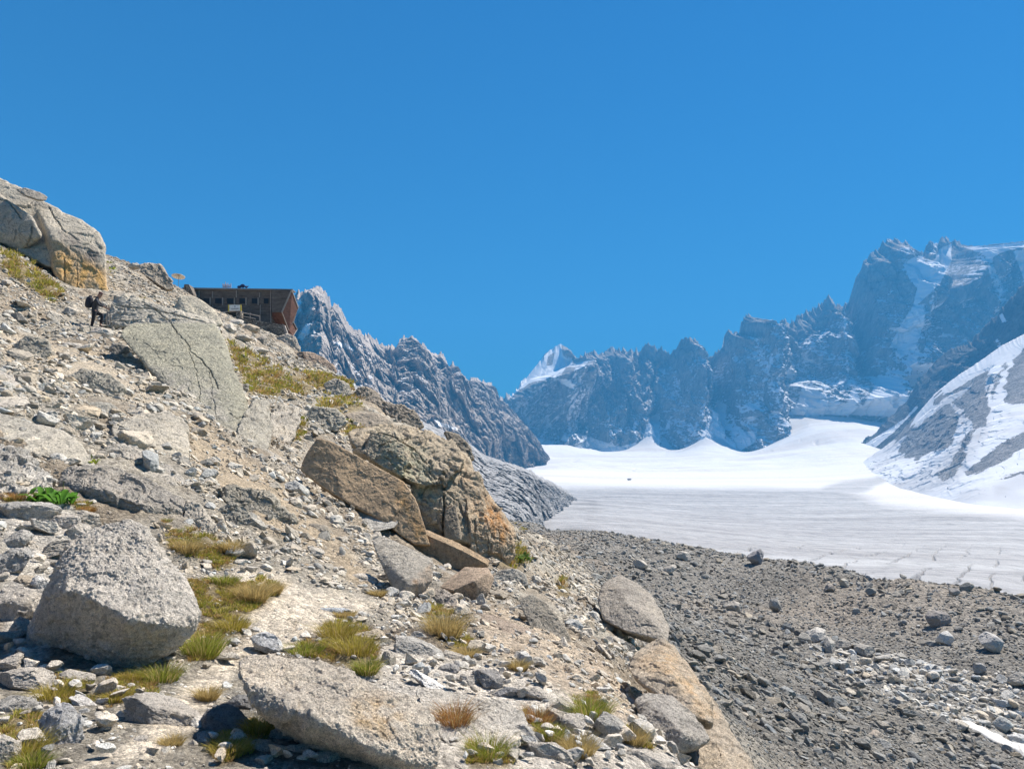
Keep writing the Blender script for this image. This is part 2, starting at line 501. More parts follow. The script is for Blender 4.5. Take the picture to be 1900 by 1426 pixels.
SNOW_POLYS = [[(950, 728), (968, 703), (1030, 636), (1043, 634), (1045, 660), (1064, 668), (1052, 688), (1030, 694), (1010, 706), (985, 711), (970, 722)],
    [(936, 742), (962, 718), (966, 722), (950, 738)],
    [(1032, 700), (1060, 705), (1068, 725), (1055, 718), (1040, 710)],
    [(1675, 492), (1690, 480), (1712, 472), (1718, 488), (1735, 480), (1742, 462), (1768, 450), (1766, 485), (1745, 525), (1725, 545), (1700, 568), (1694, 565), (1702, 535), (1686, 515)],
    [(1778, 457), (1830, 456), (1900, 447), (2300, 430), (2300, 455), (1900, 460), (1860, 468), (1835, 482), (1820, 470)],
    [(1826, 475), (1842, 480), (1862, 530), (1870, 560), (1852, 560), (1838, 520)],
    [(1880, 465), (1900, 462), (1920, 510), (1900, 520)],
    [(1688, 622), (1700, 622), (1706, 665), (1704, 708), (1690, 722), (1680, 700), (1683, 660)],
    [(1562, 560), (1570, 560), (1574, 640), (1578, 745), (1573, 745), (1566, 640)],
    [(1190, 830), (1196, 800), (1206, 772), (1224, 766), (1224, 835)],
    [(1060, 835), (1085, 808), (1110, 815), (1130, 822), (1150, 828), (1180, 820), (1190, 845)],
    [(1040, 818), (1048, 802), (1056, 818)],
    [(1290, 830), (1318, 775), (1330, 742), (1348, 750), (1344, 830)],
    [(1232, 800), (1245, 770), (1243, 795)],
    [(1356, 832), (1375, 800), (1405, 800), (1400, 822), (1375, 835)],
    [(1460, 770), (1482, 745), (1490, 710), (1515, 722), (1535, 735), (1570, 748), (1582, 718), (1592, 730), (1605, 770)],
    [(1590, 770), (1615, 730), (1630, 695), (1652, 698), (1672, 705), (1690, 745), (1700, 775)],
    [(1650, 645), (1672, 600), (1694, 568), (1716, 562), (1716, 600), (1700, 640), (1680, 650)],
    [(1430, 722), (1450, 718), (1447, 728), (1434, 728)], [(1458, 690), (1466, 678), (1472, 698), (1460, 702)]]

def snow_centre(U, V, p, nz):
    n = fbm(p / 110 * np.array([1, 1, 0.55]), 4, 71, 0.6)
    n2 = fbm(p / 420, 3, 37)
    gul = fbm(np.stack([p[:, 0] / 75 + 0.5 * fbm(p / 200, 2, 4), p[:, 1] / 200, p[:, 2] / 520], 1), 3, 47, 0.55, True)
    n = n + 1.15 * smooth(gul, 0.5, 0.8) * smooth(fbm(p / 300, 2, 48), -0.3, 0.2)
    s = 0.13 + 0.5 * smooth(nz, 0.34, 0.7) + 0.27 * n + 0.16 * n2 + 0.05 * smooth(U, 1300, 1500)
    s -= 0.16 * soft(U, V, [(1075, 665), (1220, 655), (1200, 830), (1060, 810), (1075, 740)], 15)
    s -= 0.14 * soft(U, V, [(1765, 470), (1820, 480), (1850, 640), (1760, 760), (1710, 740), (1745, 560)], 12)
    s -= 0.14 * soft(U, V, [(1600, 490), (1670, 470), (1690, 560), (1640, 600), (1600, 600)], 12)
    for i, poly in enumerate(SNOW_POLYS):
        w = 0.62 if i in (7, 8, 5) else 1.0
        s = np.maximum(s, soft(U, V, poly, 3.5) * w)
    for poly in ([(1018, 662), (1028, 655), (1024, 676), (1015, 678)], [(1050, 680), (1066, 684), (1060, 700), (1042, 700)]):
        s -= soft(U, V, poly, 3) * 0.8
    return s

curtain('mountain_wall', CREST_C, FOOT_C, 880, 2300, 1500, 400, M['far_rock'], 'huge blue shaded rock wall with snow gullies closing the glacier basin', jag=11, amp=85, wl=320, fine=0.65,
        ridges=[([(1285, 628), (1262, 840)], 150, 50), ([(1390, 600), (1385, 700), (1392, 850)], 300, 62), ([(1540, 555), (1548, 745)], 110, 55),
                ([(1645, 455), (1640, 720)], 190, 80), ([(1800, 465), (1755, 770)], 230, 95), ([(1042, 640), (1052, 810)], 120, 40), ([(1150, 650), (1150, 830)], 90, 60),
                ([(1312, 668), (1325, 780)], -120, 26), ([(1710, 480), (1695, 745)], -160, 42), ([(1238, 660), (1215, 780)], -90, 22), ([(1566, 570), (1578, 750)], -110, 22), ([(978, 714), (1046, 704)], 430, 78), ([(1680, 548), (1735, 522)], 230, 58), ([(1830, 480), (2000, 464)], 150, 26), ([(1693, 706), (1694, 690)], 170, 60),
                ([(1485, 752), (1580, 752)], 240, 50), ([(1610, 768), (1690, 762)], 260, 70), ([(1195, 835), (1222, 838)], 200, 60), ([(1300, 838), (1340, 836)], 240, 80)],
        snow_fn=snow_centre, jag_mask=((975, 1072, 0.2), (1780, 2300, 0.15)), calm=(SNOW_POLYS[0], SNOW_POLYS[3], SNOW_POLYS[4], SNOW_POLYS[-3], SNOW_POLYS[-4]), seed=23, back=1500, vs=0.34)

# ------------------------------------------------------------------ dark ridge and the snow slope below it on the right
CREST_R = [(1540, 872, 3400), (1590, 828, 3350), (1625, 800, 3320), (1655, 770, 3300), (1685, 740, 3270), (1705, 705, 3250), (1735, 672, 3230), (1765, 648, 3200), (1800, 635, 3150), (1822, 612, 3120),
           (1850, 582, 3080), (1868, 558, 3050), (1900, 528, 3000), (1960, 470, 2900), (2300, 330, 2600)]
FOOT_R = [(1540, 900, 3200), (1700, 860, 2900), (1900, 800, 2700), (2300, 700, 2200)]
def snow_r(U, V, p, nz):
    s = 0.02 + 0.2 * fbm(p / 60, 3, 7)
    for poly in ([(1853, 585), (1860, 580), (1868, 596), (1860, 600)], [(1845, 630), (1852, 628), (1858, 642), (1855, 652)], [(1582, 838), (1640, 800), (1680, 775), (1700, 752), (1704, 756), (1660, 800), (1600, 850)]):
        s = np.maximum(s, soft(U, V, poly, 2.5))
    return s
M['spur'] = mountain_mat('dark_spur_rock', (0.09, 0.09, 0.095), (0.18, 0.175, 0.17), 3.0)
curtain('rock_spur', CREST_R, FOOT_R, 1540, 2300, 560, 160, M['spur'], 'dark rock spur running down behind the bright snow slope', jag=5, amp=45, wl=150, snow_fn=snow_r, seed=41, back=500)

CREST_S = [(1500, 900, 2700), (1560, 872, 2750), (1600, 856, 2750), (1640, 830, 2720), (1660, 814, 2700), (1700, 770, 2650), (1735, 730, 2600), (1765, 705, 2560), (1800, 682, 2500), (1835, 658, 2450), (1860, 640, 2420), (1900, 620, 2350),
           (1960, 590, 2250), (2300, 480, 1900)]
FOOT_S = [(1500, 925, 2200), (1600, 932, 1900), (1700, 945, 1580), (1800, 955, 1300), (1900, 965, 1200), (2300, 1000, 900)]
ROCK_S = [[(1700, 852), (1680, 848), (1668, 835), (1690, 800), (1712, 780), (1735, 760), (1762, 750), (1780, 775), (1775, 800), (1765, 825), (1720, 840), (1695, 858)],
    [(1768, 745), (1800, 720), (1815, 700), (1828, 705), (1832, 735), (1838, 760), (1830, 790), (1805, 792), (1790, 765)],
    [(1735, 740), (1790, 712), (1830, 690), (1826, 698), (1780, 724), (1735, 750)],
    [(1862, 745), (1868, 700), (1872, 685), (1888, 662), (1900, 650), (2100, 600), (2100, 760), (1900, 752), (1878, 752)],
    [(1735, 880), (1790, 840), (1785, 860), (1770, 885), (1745, 890)],
    [(1785, 876), (1830, 845), (1870, 815), (1900, 800), (2000, 780), (2000, 800), (1900, 830), (1850, 862), (1800, 882)],
    [(1850, 885), (1900, 868), (1980, 850), (1980, 868), (1900, 880)],
    [(1585, 832), (1640, 812), (1700, 765), (1690, 800), (1650, 820), (1600, 838)],
    [(1795, 800), (1815, 790), (1785, 850), (1760, 880), (1765, 860)],
    [(1838, 720), (1866, 675), (1872, 672), (1850, 720), (1840, 742)]]
def snow_s(U, V, p, nz):
    wv = 9 * fbm(p / 45, 3, 5); wu = 9 * fbm(p / 45 + 9, 3, 6)
    s = 1.0 + 0.12 * fbm(p / 90, 3, 3)
    for i, poly in enumerate(ROCK_S):
        k = soft(U + wu, V + wv, poly, 4)
        s = s - k * (0.8 if i in (0, 1, 3, 5) else 0.62) * (1.0 + 0.5 * fbm(p / 22 * np.array([1, 0.5, 1.6]), 4, 4, 0.65))
    return s
def dirt_s(U, V, p):
    # old dust lies in streaks that run down the slope
    st = fbm(p @ np.array([[1 / 60, 0, 0], [0, 1 / 300, 0], [0, 0, 1 / 160]]), 4, 66)
    d = 0.12 + 0.25 * smooth(st, 0.05, 0.5)
    for poly, k in (([(1600, 930), (1730, 860), (1800, 800), (1840, 760), (1835, 800), (1780, 890), (1700, 925)], 0.3),
                    ([(1740, 740), (1830, 690), (1850, 700), (1800, 790), (1740, 800)], 0.35), ([(1840, 900), (1960, 850), (1960, 900), (1850, 915)], 0.3),
                    ([(1600, 850), (1690, 790), (1720, 790), (1640, 850)], 0.25)):
        d = d + k * soft(U, V, poly, 12)
    return np.clip(d, 0, 0.9)
curtain('snow_slope', CREST_S, FOOT_S, 1500, 2300, 700, 420, M['slope'], 'dirty white snow slope broken by grey rock bands, right edge of the glacier', jag=1.0, amp=20, wl=110, facet=1.0, snow_fn=snow_s, dirt_fn=dirt_s, seed=53,
        back=300, vs=0.6, fine=0.3, foot_fade=0.45, foot_drop=45, zprof=1.3, ridges=[([(1690, 850), (1760, 760), (1820, 705)], 45, 32), ([(1880, 660), (1885, 750)], 60, 25), ([(1785, 876), (1900, 810)], 30, 18), ([(1850, 680), (1790, 860)], -25, 18)])

# ------------------------------------------------------------------ grey scree slope at the left edge of the glacier
CREST_G = [(520, 690, 560), (600, 688, 600), (640, 697, 620), (665, 716, 640), (700, 748, 680), (760, 770, 740), (800, 788, 800), (830, 803, 840), (872, 822, 880), (900, 845, 930), (940, 858, 980), (985, 872, 1050), (1000, 884, 1100),
           (1030, 896, 1180), (1052, 912, 1300), (1068, 922, 1380), (1085, 925, 1420)]
FOOT_G = [(520, 1000, 250), (700, 1080, 300), (850, 1070, 330), (950, 1030, 380), (1000, 1012, 560), (1020, 992, 740), (1040, 972, 960), (1060, 955, 1230), (1085, 945, 1410)]
def snow_g(U, V, p, nz):
    s = 0.1 + 0.12 * fbm(p / 30, 3, 5)
    for poly in ([(590, 686), (640, 697), (664, 712), (664, 722), (640, 716), (600, 700)], [(800, 788), (815, 790), (850, 798), (872, 815), (872, 826), (845, 815), (820, 805)],
                 [(884, 828), (892, 826), (900, 842), (893, 846)], [(905, 848), (940, 862), (930, 866)],):
        s = np.maximum(s, soft(U, V, poly, 2.5) * 0.8)
    return s
curtain('scree_slope', CREST_G, FOOT_G, 520, 1070, 520, 300, M['scree_far'], 'pale grey scree slope falling to the left edge of the glacier', jag=2.5, amp=9, wl=34, facet=1.3, snow_fn=snow_g, seed=63, foot_fade=0.15, foot_drop=20, back=120, vs=0.8, fine=0.5)

# ------------------------------------------------------------------ glacier
gp = []
for (u, v, Y) in [(1900, 1120, 440), (2300, 1150, 420), (1900, 1060, 560), (1700, 1085, 470), (1500, 1060, 520), (1350, 1035, 560), (1200, 1010, 600), (1080, 985, 700), (1050, 960, 850), (1060, 930, 1300), (1070, 915, 1700),
                  (1500, 1000, 850), (1900, 1000, 850), (1500, 960, 1200), (1300, 960, 1150), (1200, 930, 1500), (1500, 920, 1700), (1900, 955, 1200), (1300, 895, 2200), (1500, 890, 2300), (1150, 893, 2200), (1650, 905, 2000),
                  (1000, 872, 2600), (960, 880, 2300), (1000, 826, 4000), (1100, 850, 3500), (1100, 838, 4200), (1200, 870, 2900), (1200, 842, 3900), (1300, 865, 2900), (1300, 838, 3700), (1320, 810, 4300), (1400, 838, 3600), (1400, 860, 2900),
                  (1500, 830, 3300), (1500, 785, 3900), (1520, 750, 4300), (1440, 755, 4300), (1600, 790, 3700), (1650, 770, 4200), (1700, 800, 3700), (1600, 850, 2900), (1700, 862, 2500),
                  (1900, 860, 2600), (2300, 850, 2400), (700, 930, 2400), (700, 860, 4200), (2300, 1000, 1100)]:
    gp.append(P(u, v, Y))
for (u, v, Y) in [(1210, 800, 4420), (1170, 836, 4150), (1255, 838, 4050), (1322, 765, 4380), (1310, 800, 4150), (1285, 836, 3850), (1396, 842, 3600), (1240, 842, 3850), (1060, 824, 4350), (1050, 826, 4200), (1000, 828, 4500), (1060, 828, 4600), (1130, 838, 4600), (1265, 838, 4350), (1400, 842, 4000), (1095, 836, 4450), (1160, 838, 4500)]:
    gp.append(P(u, v, Y))
for w in [(20, 130, -55), (80, 130, -62), (160, 130, -70), (-40, 250, -60), (60, 220, -60), (160, 240, -64), (300, 300, -66), (0, 380, -62), (-300, 700, -60), (400, 5400, 900), (3500, 5400, 1100), (-400, 5400, 500), (2500, 4600, 800)]:
    gp.append(np.array(w, float))
glacier_z = make_rbf(gp, 0.0)
nu, nl = 1150, 620
aa = np.linspace(-0.32, 1.15, nu)
ll = np.linspace(math.log(130), math.log(5200), nl)
A_, L_ = np.meshgrid(aa, ll, indexing='ij')
Yg = np.exp(L_); Xg = A_ * Yg
Zg = glacier_z(Xg, Yg)
p = np.stack([Xg.ravel(), Yg.ravel(), Zg.ravel()], 1)
U, V = proj(p)
ice = smooth(p[:, 1] + 90 * fbm(p / 300, 3, 9), 2150, 1750) * (1 - soft(U, V, [(1560, 905), (1640, 935), (1900, 960), (2300, 990), (2300, 700), (1600, 860)], 14) * 0.9)
p2 = p * np.array([1 / 420, 1 / 30, 0])
# medial ripples run across the view, crevasses cut towards the near edge
bands = fbm(np.stack([p[:, 0] / 700, (p[:, 1] + 0.22 * p[:, 0] + 40 * fbm(p / 500, 2, 3)) / 26, p[:, 0] * 0], 1), 3, 14)
arc = fbm(np.stack([p[:, 0] / 900, (p[:, 1] + 0.5 * p[:, 0] - 0.0006 * (p[:, 0] - 150) ** 2 + 90 * fbm(p / 600, 2, 13)) / 60, p[:, 0] * 0], 1), 4, 24, 0.6)
p[:, 2] += ice * (1.3 * bands + 3.6 * arc * smooth(p[:, 1], 850, 1300)) + 1.1 * ice * fbm(p / 45 * np.array([1, 1, 0]), 3, 15)
big = fbm(p / 260 * np.array([1, 1, 0]), 4, 31)
p[:, 2] += (1 - ice) * 14 * big * smooth(p[:, 1], 2200, 3000)
perp = p[:, 0] * 0.83 - p[:, 1] * 0.56; along = p[:, 1] * 0.83 + p[:, 0] * 0.56
crn = np.abs(np.sin(math.pi * (perp / 24 + 0.7 * noise3(np.stack([perp / 60, along / 160, 0 * U], 1), 77) + 0.12 * noise3(np.stack([perp / 9, along / 14, 0 * U], 1), 78))))
crm = smooth(noise3(np.stack([perp / 22, along / 60, 0 * U], 1), 21), -0.15, 0.15) * smooth(p[:, 1], 820, 560) * smooth(p[:, 0], 60, 200)
p[:, 2] -= 5 * smooth(crn, 0.16, 0.0) * crm
p[:, 2] -= 5 * smooth(np.abs(noise3(np.stack([p[:, 0] / 180, p[:, 1] / 60, 0 * U], 1), 5)), 0.05, 0) * (1 - ice) * smooth(fbm(p / 400, 2, 99), 0.0, 0.3) * smooth(p[:, 1], 2300, 2800)

gm, nt, b = new_mat('glacier_ice')
geo = nt.nodes.new('ShaderNodeNewGeometry')
mp = nt.nodes.new('ShaderNodeMapping'); mp.inputs['Scale'].default_value = (0.0022, 0.022, 0.0); mp.inputs['Rotation'].default_value = (0, 0, R(-12))
nt.links.new(geo.outputs['Position'], mp.inputs[0])
att = N(nt, 'ShaderNodeAttribute', attribute_name='dirt').outputs['Fac']
st = noise_n(nt, mp.outputs[0], 1.0, 8, 0.72, 0.8)
fn = noise_n(nt, geo.outputs['Position'], 0.06, 8, 0.7)
icec = mul_col(nt, ramp(nt, st, [(0.3, (0.21, 0.205, 0.2)), (0.44, (0.31, 0.3, 0.295)), (0.54, (0.36, 0.355, 0.35)), (0.7, (0.5, 0.5, 0.49))]), ramp(nt, fn, [(0.3, 0.7), (0.5, 1.0), (0.75, 1.18)]))
sp = noise_n(nt, geo.outputs['Position'], 0.5, 3, 0.6)
icec = mul_col(nt, icec, ramp(nt, sp, [(0.66, 1.0), (0.72, 0.5)]))
snc = mul_col(nt, (0.7, 0.695, 0.69), ramp(nt, noise_n(nt, mp.outputs[0], 0.35, 5, 0.6, 0.5), [(0.45, (1, 1, 1)), (0.62, (0.86, 0.82, 0.79))]))
deb = N(nt, 'ShaderNodeAttribute', attribute_name='debris').outputs['Fac']
nt.links.new(mul_col(nt, mul_col(nt, snc, icec, att, 'MIX'), (0.2, 0.19, 0.18), math_n(nt, 'MULTIPLY', deb, 0.8), 'MIX'), b.inputs['Base Color'])
b.inputs['Roughness'].default_value = 0.75
bump(nt, b, fn, 0.7, 4.0)
M['glacier'] = gm
dirt = np.clip(ice, 0, 1)
dark = smooth(fbm(p / 60, 4, 88), -0.1, 0.4) * soft(U, V, [(940, 1000), (1020, 960), (1060, 928), (1110, 925), (1120, 950), (1090, 1000), (960, 1050)], 18)
dirt = np.maximum(dirt, 0.75 * soft(U + 8 * fbm(p / 120, 3, 8), V, [(1500, 912), (1560, 893), (1620, 885), (1680, 860), (1650, 890), (1600, 915), (1530, 925)], 6))
tag(mesh_obj('glacier', p, grid_faces(nu, nl), gm, attrs={'dirt': dirt, 'debris': dark}), kind='structure', label='broad grey glacier with crevasses rising to white snowfields')
# ------------------------------------------------------------------ the hillside and the moraine: one ground sheet
hp = []
for (u, v, Y) in [
    # near rows
    (-300, 1426, 3.4), (100, 1426, 3.7), (500, 1426, 4.2), (900, 1426, 4.7), (1300, 1426, 6.2),
    (-200, 1300, 4.6), (100, 1300, 4.9), (500, 1300, 5.6), (900, 1300, 6.3), (1150, 1300, 7.6), (1200, 1340, 7.2),
    (-200, 1200, 5.6), (100, 1210, 5.9), (450, 1200, 7.0), (800, 1200, 8.6), (1050, 1215, 10.5), (1150, 1220, 12),
    (-100, 1100, 7.2), (100, 1100, 7.6), (400, 1100, 8.6), (600, 1100, 10), (750, 1110, 11.8), (950, 1110, 16), (1080, 1110, 20), (1120, 1160, 19),
    (-200, 1000, 8.0), (50, 1000, 8.6), (300, 1000, 10), (450, 1000, 11.5), (600, 1000, 14), (720, 1020, 17), (840, 1060, 19),
    (-200, 900, 9.5), (100, 900, 10.8), (300, 900, 13), (450, 900, 16), (570, 900, 20), (700, 960, 20), (800, 1005, 21),
    (-200, 800, 11.5), (50, 800, 12.5), (200, 800, 15.5), (350, 800, 19.5), (480, 810, 24), (560, 870, 23), (650, 830, 30),
    (-200, 700, 15), (50, 700, 18), (200, 700, 23), (330, 740, 23), (480, 720, 36), (600, 740, 44), (680, 770, 38), (600, 700, 56),
    (180, 609, 36), (60, 620, 32), (330, 600, 39), (410, 600, 46), (520, 650, 78), (440, 640, 72), (450, 610, 98), (500, 618, 102), (380, 580, 92), (545, 640, 98),
    (340, 548, 88), (280, 540, 62), (210, 545, 47), (240, 490, 84), (205, 485, 78), (330, 532, 96), (130, 545, 44), (60, 500, 42), (0, 470, 42), (-100, 440, 42), (-200, 560, 28),
    (-300, 380, 60), (560, 655, 92), (610, 690, 62), (650, 705, 58), (700, 745, 47), (780, 800, 40), (860, 880, 34), (930, 960, 30), (945, 1045, 27),
    # foot of the outcrop, gully side
    (985, 1030, 36), (1000, 990, 60), (960, 1080, 25), (1020, 1060, 36), (1080, 1060, 52), (1100, 1130, 30), (1180, 1120, 50), (1150, 1080, 75), (1050, 1010, 100), (1030, 985, 140),
    (1250, 1150, 62), (1250, 1200, 36), (1300, 1250, 30), (1350, 1310, 26), (1420, 1390, 21), (1500, 1426, 21), (1400, 1250, 42), (1550, 1330, 34), (1700, 1400, 33),
    (1250, 1130, 80), (1400, 1180, 69), (1500, 1225, 60), (1700, 1300, 53), (1850, 1370, 47), (2200, 1500, 42),
    (1340, 1110, 88), (1550, 1150, 80), (1700, 1180, 70), (1850, 1240, 60), (2100, 1250, 60),
    (1000, 972, 200), (1090, 992, 175), (1170, 1004, 158), (1250, 1018, 140), (1330, 1026, 124), (1400, 1034, 111), (1480, 1046, 102), (1550, 1055, 97), (1700, 1079, 87), (1800, 1094, 82), (1900, 1109, 78), (2300, 1150, 72)]:
    hp.append(P(u, v, Y))
for w in [(0, 0, -1.62), (-3, 0, -0.9), (3, 0, -3.0), (-8, 0, 1.0), (8, 0, -6), (0, -4, -1.9), (-6, -4, 0), (6, -4, -5), (-20, 0, 7), (30, 0, -17),
          (0, 2, -1.62), (-1, 3, -1.45), (2.4, 5.5, -3.2), (3, 8, -4.6), (4.5, 12, -6.0), (6, 8, -6.2), (12, 10, -9.5), (20, 20, -13.2), (30, 30, -15.2), (40, 20, -17.5),
          (-45, 150, 27), (-60, 130, 31), (-100, 120, 42), (-150, 300, 60), (-36, 125, 22), (-30, 118, 17), (-17, 100, 3), (-10, 100, -4), (0, 100, -8.5), (-25, 150, 0), (0, 150, -15), (-20, 250, -25),
          (-8, 60, 0.5), (-3, 60, -3), (-3, 45, -2.6), (-14, 75, 3),
          (10, 250, -30), (20, 230, -40), (35, 180, -34), (60, 150, -36), (90, 130, -40), (60, 300, -80), (150, 160, -60), (-60, 300, -10), (-80, 350, -30), (0, 350, -95), (120, 350, -100), (-300, 350, 60), (300, 350, -110), (-200, 60, 90)]:
    hp.append(np.array(w, float))
APEX = 5.0
hill_base = make_rbf(hp, APEX)

def ground_noise(p, U, V):
    Y = p[:, 1]
    far = smooth(Y, 8, 60)
    mor = smooth(p[:, 0] - 0.06 * Y, 1.5, 6.0) * smooth(Y, 10, 22)
    q = p * np.array([1, 1, 0.0])
    n = 0.05 * fbm(q * 1.1, 4, 1) * smooth(Y, 2.0, 5) + 0.022 * fbm(q * 5, 4, 2) + 0.09 * fbm(q * 0.45, 3, 3) * smooth(Y, 4, 10)
    n += far * 0.35 * fbm(q * 0.13, 4, 4) + far * 0.12 * fbm(q * 0.8, 4, 5, 0.6)
    # ledges of bedrock that step down to the right
    st = fbm(q * np.array([0.5, 0.35, 0]) , 3, 6, 0.5, True)
    n += 0.13 * smooth(st, 0.0, 0.35) * (1 - mor) * smooth(Y, 6, 12)
    v1, e1 = voro(q * np.array([2.6, 1.7, 1.0]) + 0.3 * np.stack([fbm(q * 3, 2, 81), fbm(q * 3, 2, 82), 0 * Y], 1), 31)
    n += 0.034 * v1 * smooth(e1, 0.0, 0.12) * (1 - mor) * smooth(Y, 3, 7) * (0.35 + 0.65 * smooth(fbm(q * 0.4, 2, 83), -0.2, 0.2))
    v2, e2 = voro(q * np.array([0.55, 0.4, 1.0]) + 0.3 * np.stack([fbm(q, 2, 84), fbm(q, 2, 85), 0 * Y], 1), 32)
    n += (0.12 * v2 * (1 - mor) + 0.1 * mor * v2) * smooth(Y, 10, 26) * smooth(e2, 0.0, 0.22)
    n += mor * 0.55 * fbm(np.stack([(p[:, 0] + 0.35 * Y) / 7, (Y - 0.3 * p[:, 0]) / 30, 0 * Y], 1), 3, 86, 0.5, True) * smooth(Y, 25, 45) * smooth(Y, 130, 90)
    n += mor * (0.5 * fbm(q * 0.12, 4, 8, 0.55) + 0.2 * fbm(q * 0.6, 4, 9, 0.6))
    return n

def hill_z(X, Y):
    X = np.asarray(X, float); Y = np.asarray(Y, float)
    z = hill_base(X, Y)
    p = np.stack([X.ravel(), Y.ravel(), z.ravel()], 1)
    return z + ground_noise(p, None, None).reshape(z.shape)

def hit(u, v, y0=2.2, y1=260.0, n=700):
    """first point of the hillside along the ray of a photo pixel -> Y"""
    u = np.atleast_1d(np.asarray(u, float)); v = np.atleast_1d(np.asarray(v, float))
    ts = np.exp(np.linspace(math.log(y0), math.log(y1), n))
    a, b = ray(u, v)
    X = a[:, None] * ts; Z = b[:, None] * ts
    g = hill_base(X, np.broadcast_to(ts, X.shape))
    below = Z < g
    i = np.where(below.any(1), below.argmax(1), -1)
    return np.where(i >= 0, ts[i], np.nan)

# ground colours, albedo
SAND = [(([(330, 1290), (400, 1215), (470, 1180), (445, 1120), (430, 1050), (520, 1060), (560, 1090), (700, 1120), (650, 1150), (560, 1170), (540, 1200), (450, 1215), (400, 1300), (300, 1400), (150, 1426), (230, 1380)]), (0.52, 0.465, 0.385)),
        (([(350, 790), (380, 790), (560, 930), (700, 1080), (660, 1090), (560, 1010), (480, 980), (400, 900), (350, 870)]), (0.31, 0.258, 0.19)),
        (([(0, 600), (60, 630), (200, 660), (240, 700), (330, 770), (230, 750), (100, 690), (0, 670)]), (0.35, 0.305, 0.24)), (([(0, 900), (160, 940), (180, 1100), (60, 1240), (0, 1260)]), (0.4, 0.38, 0.345)),
        (([(700, 1190), (1000, 1250), (1150, 1320), (1330, 1400), (1420, 1480), (700, 1480), (640, 1300)]), (0.46, 0.43, 0.385)),
        (([(880, 1120), (1000, 1150), (1120, 1230), (1180, 1300), (1230, 1360), (1130, 1330), (1000, 1260), (900, 1200)]), (0.38, 0.32, 0.25))]
GRASS_POLYS = [[(422, 632), (440, 640), (500, 680), (560, 690), (600, 690), (655, 718), (640, 735), (600, 720), (560, 735), (500, 740), (462, 735), (440, 690)],
    [(585, 690), (620, 698), (655, 712), (640, 722), (590, 712)], [(600, 740), (660, 735), (670, 760), (620, 775), (580, 770)], [(640, 785), (700, 800), (690, 830), (640, 815)],
    [(535, 790), (560, 780), (565, 800), (550, 830), (535, 815)], [(0, 450), (30, 470), (60, 490), (95, 520), (120, 545), (95, 560), (60, 540), (0, 500)],
    [(200, 490), (212, 515), (215, 535), (205, 520)], [(260, 560), (320, 590), (310, 600), (270, 585)],
    [(0, 905), (40, 905), (60, 925), (30, 940), (0, 935)], [(130, 935), (160, 945), (175, 958), (150, 955)],
    [(300, 985), (340, 990), (420, 1015), (440, 1045), (420, 1060), (370, 1040), (320, 1030)], [(340, 1080), (400, 1075), (450, 1090), (500, 1075), (520, 1100), (480, 1130), (430, 1150), (380, 1140), (350, 1120)],
    [(340, 1180), (380, 1150), (415, 1170), (400, 1220), (350, 1225)], [(590, 1155), (640, 1150), (700, 1180), (700, 1250), (660, 1240), (560, 1215), (530, 1205), (545, 1195), (620, 1200)],
    [(790, 1140), (830, 1145), (870, 1190), (880, 1225), (840, 1205), (800, 1180)], [(0, 1330), (70, 1320), (80, 1400), (20, 1426), (0, 1400)], [(80, 1255), (160, 1250), (170, 1300), (110, 1310)],
    [(190, 1265), (240, 1245), (290, 1250), (290, 1290), (200, 1310)], [(400, 1370), (480, 1330), (510, 1350), (470, 1400), (400, 1426)],
    [(870, 1370), (940, 1375), (945, 1426), (870, 1426)], [(1060, 1290), (1100, 1285), (1140, 1330), (1080, 1325)], [(970, 1310), (1020, 1320), (1060, 1380), (1100, 1400), (1060, 1410), (1000, 1370)],
    [(1150, 1340), (1180, 1350), (1215, 1390), (1180, 1380)], [(940, 960), (975, 970), (980, 985), (950, 985)], [(930, 1030), (960, 1010), (985, 1040), (965, 1060), (930, 1055)], [(1030, 1080), (1050, 1070), (1060, 1110), (1030, 1105)]]

def ground_tint(p, U, V):
    n = len(p)
    q = p * np.array([1, 1, 0])
    Y = p[:, 1]
    wu = U + 12 * fbm(q * 0.8 / np.maximum(Y, 5)[:, None] * 12, 3, 61); wv = V + 8 * fbm(q * 0.8 / np.maximum(Y, 5)[:, None] * 12 + 5, 3, 62)
    c = np.tile(np.array([0.295, 0.272, 0.23]), (n, 1))
    k = smooth(fbm(q * 0.5, 4, 33), -0.1, 0.25)[:, None]
    c = c * (1 - k) + np.array([0.235, 0.2, 0.155]) * k
    c = c * (0.92 + 0.25 * fbm(q * 0.9, 3, 34)[:, None])
    for poly, col in SAND:
        k = soft(wu, wv, poly, 14)[:, None]
        c = c * (1 - k) + np.array(col) * k
    for poly in GRASS_POLYS:
        k = soft(wu, wv, poly, 7)[:, None] * 0.8
        c = c * (1 - k) + np.array([0.16, 0.125, 0.06]) * k
    # grey moraine and gully
    mor = smooth(p[:, 0] - 0.05 * Y, 0.5, 4.5) * smooth(Y, 12, 24)
    mor = np.maximum(mor, smooth(Y, 95, 115) * smooth(p[:, 0], -10, 5))
    cm = np.array([0.155, 0.15, 0.139]) * (0.9 + 0.3 * fbm(q * 0.1, 3, 44)[:, None])
    brown = (smooth(fbm(q * 0.05, 3, 45), 0.0, 0.3) * smooth(Y, 60, 85))[:, None]
    cm = cm * (1 - brown * 0.3) + np.array([0.24, 0.195, 0.15]) * brown * 0.3
    c = c * (1 - mor[:, None]) + cm * mor[:, None]
    return c

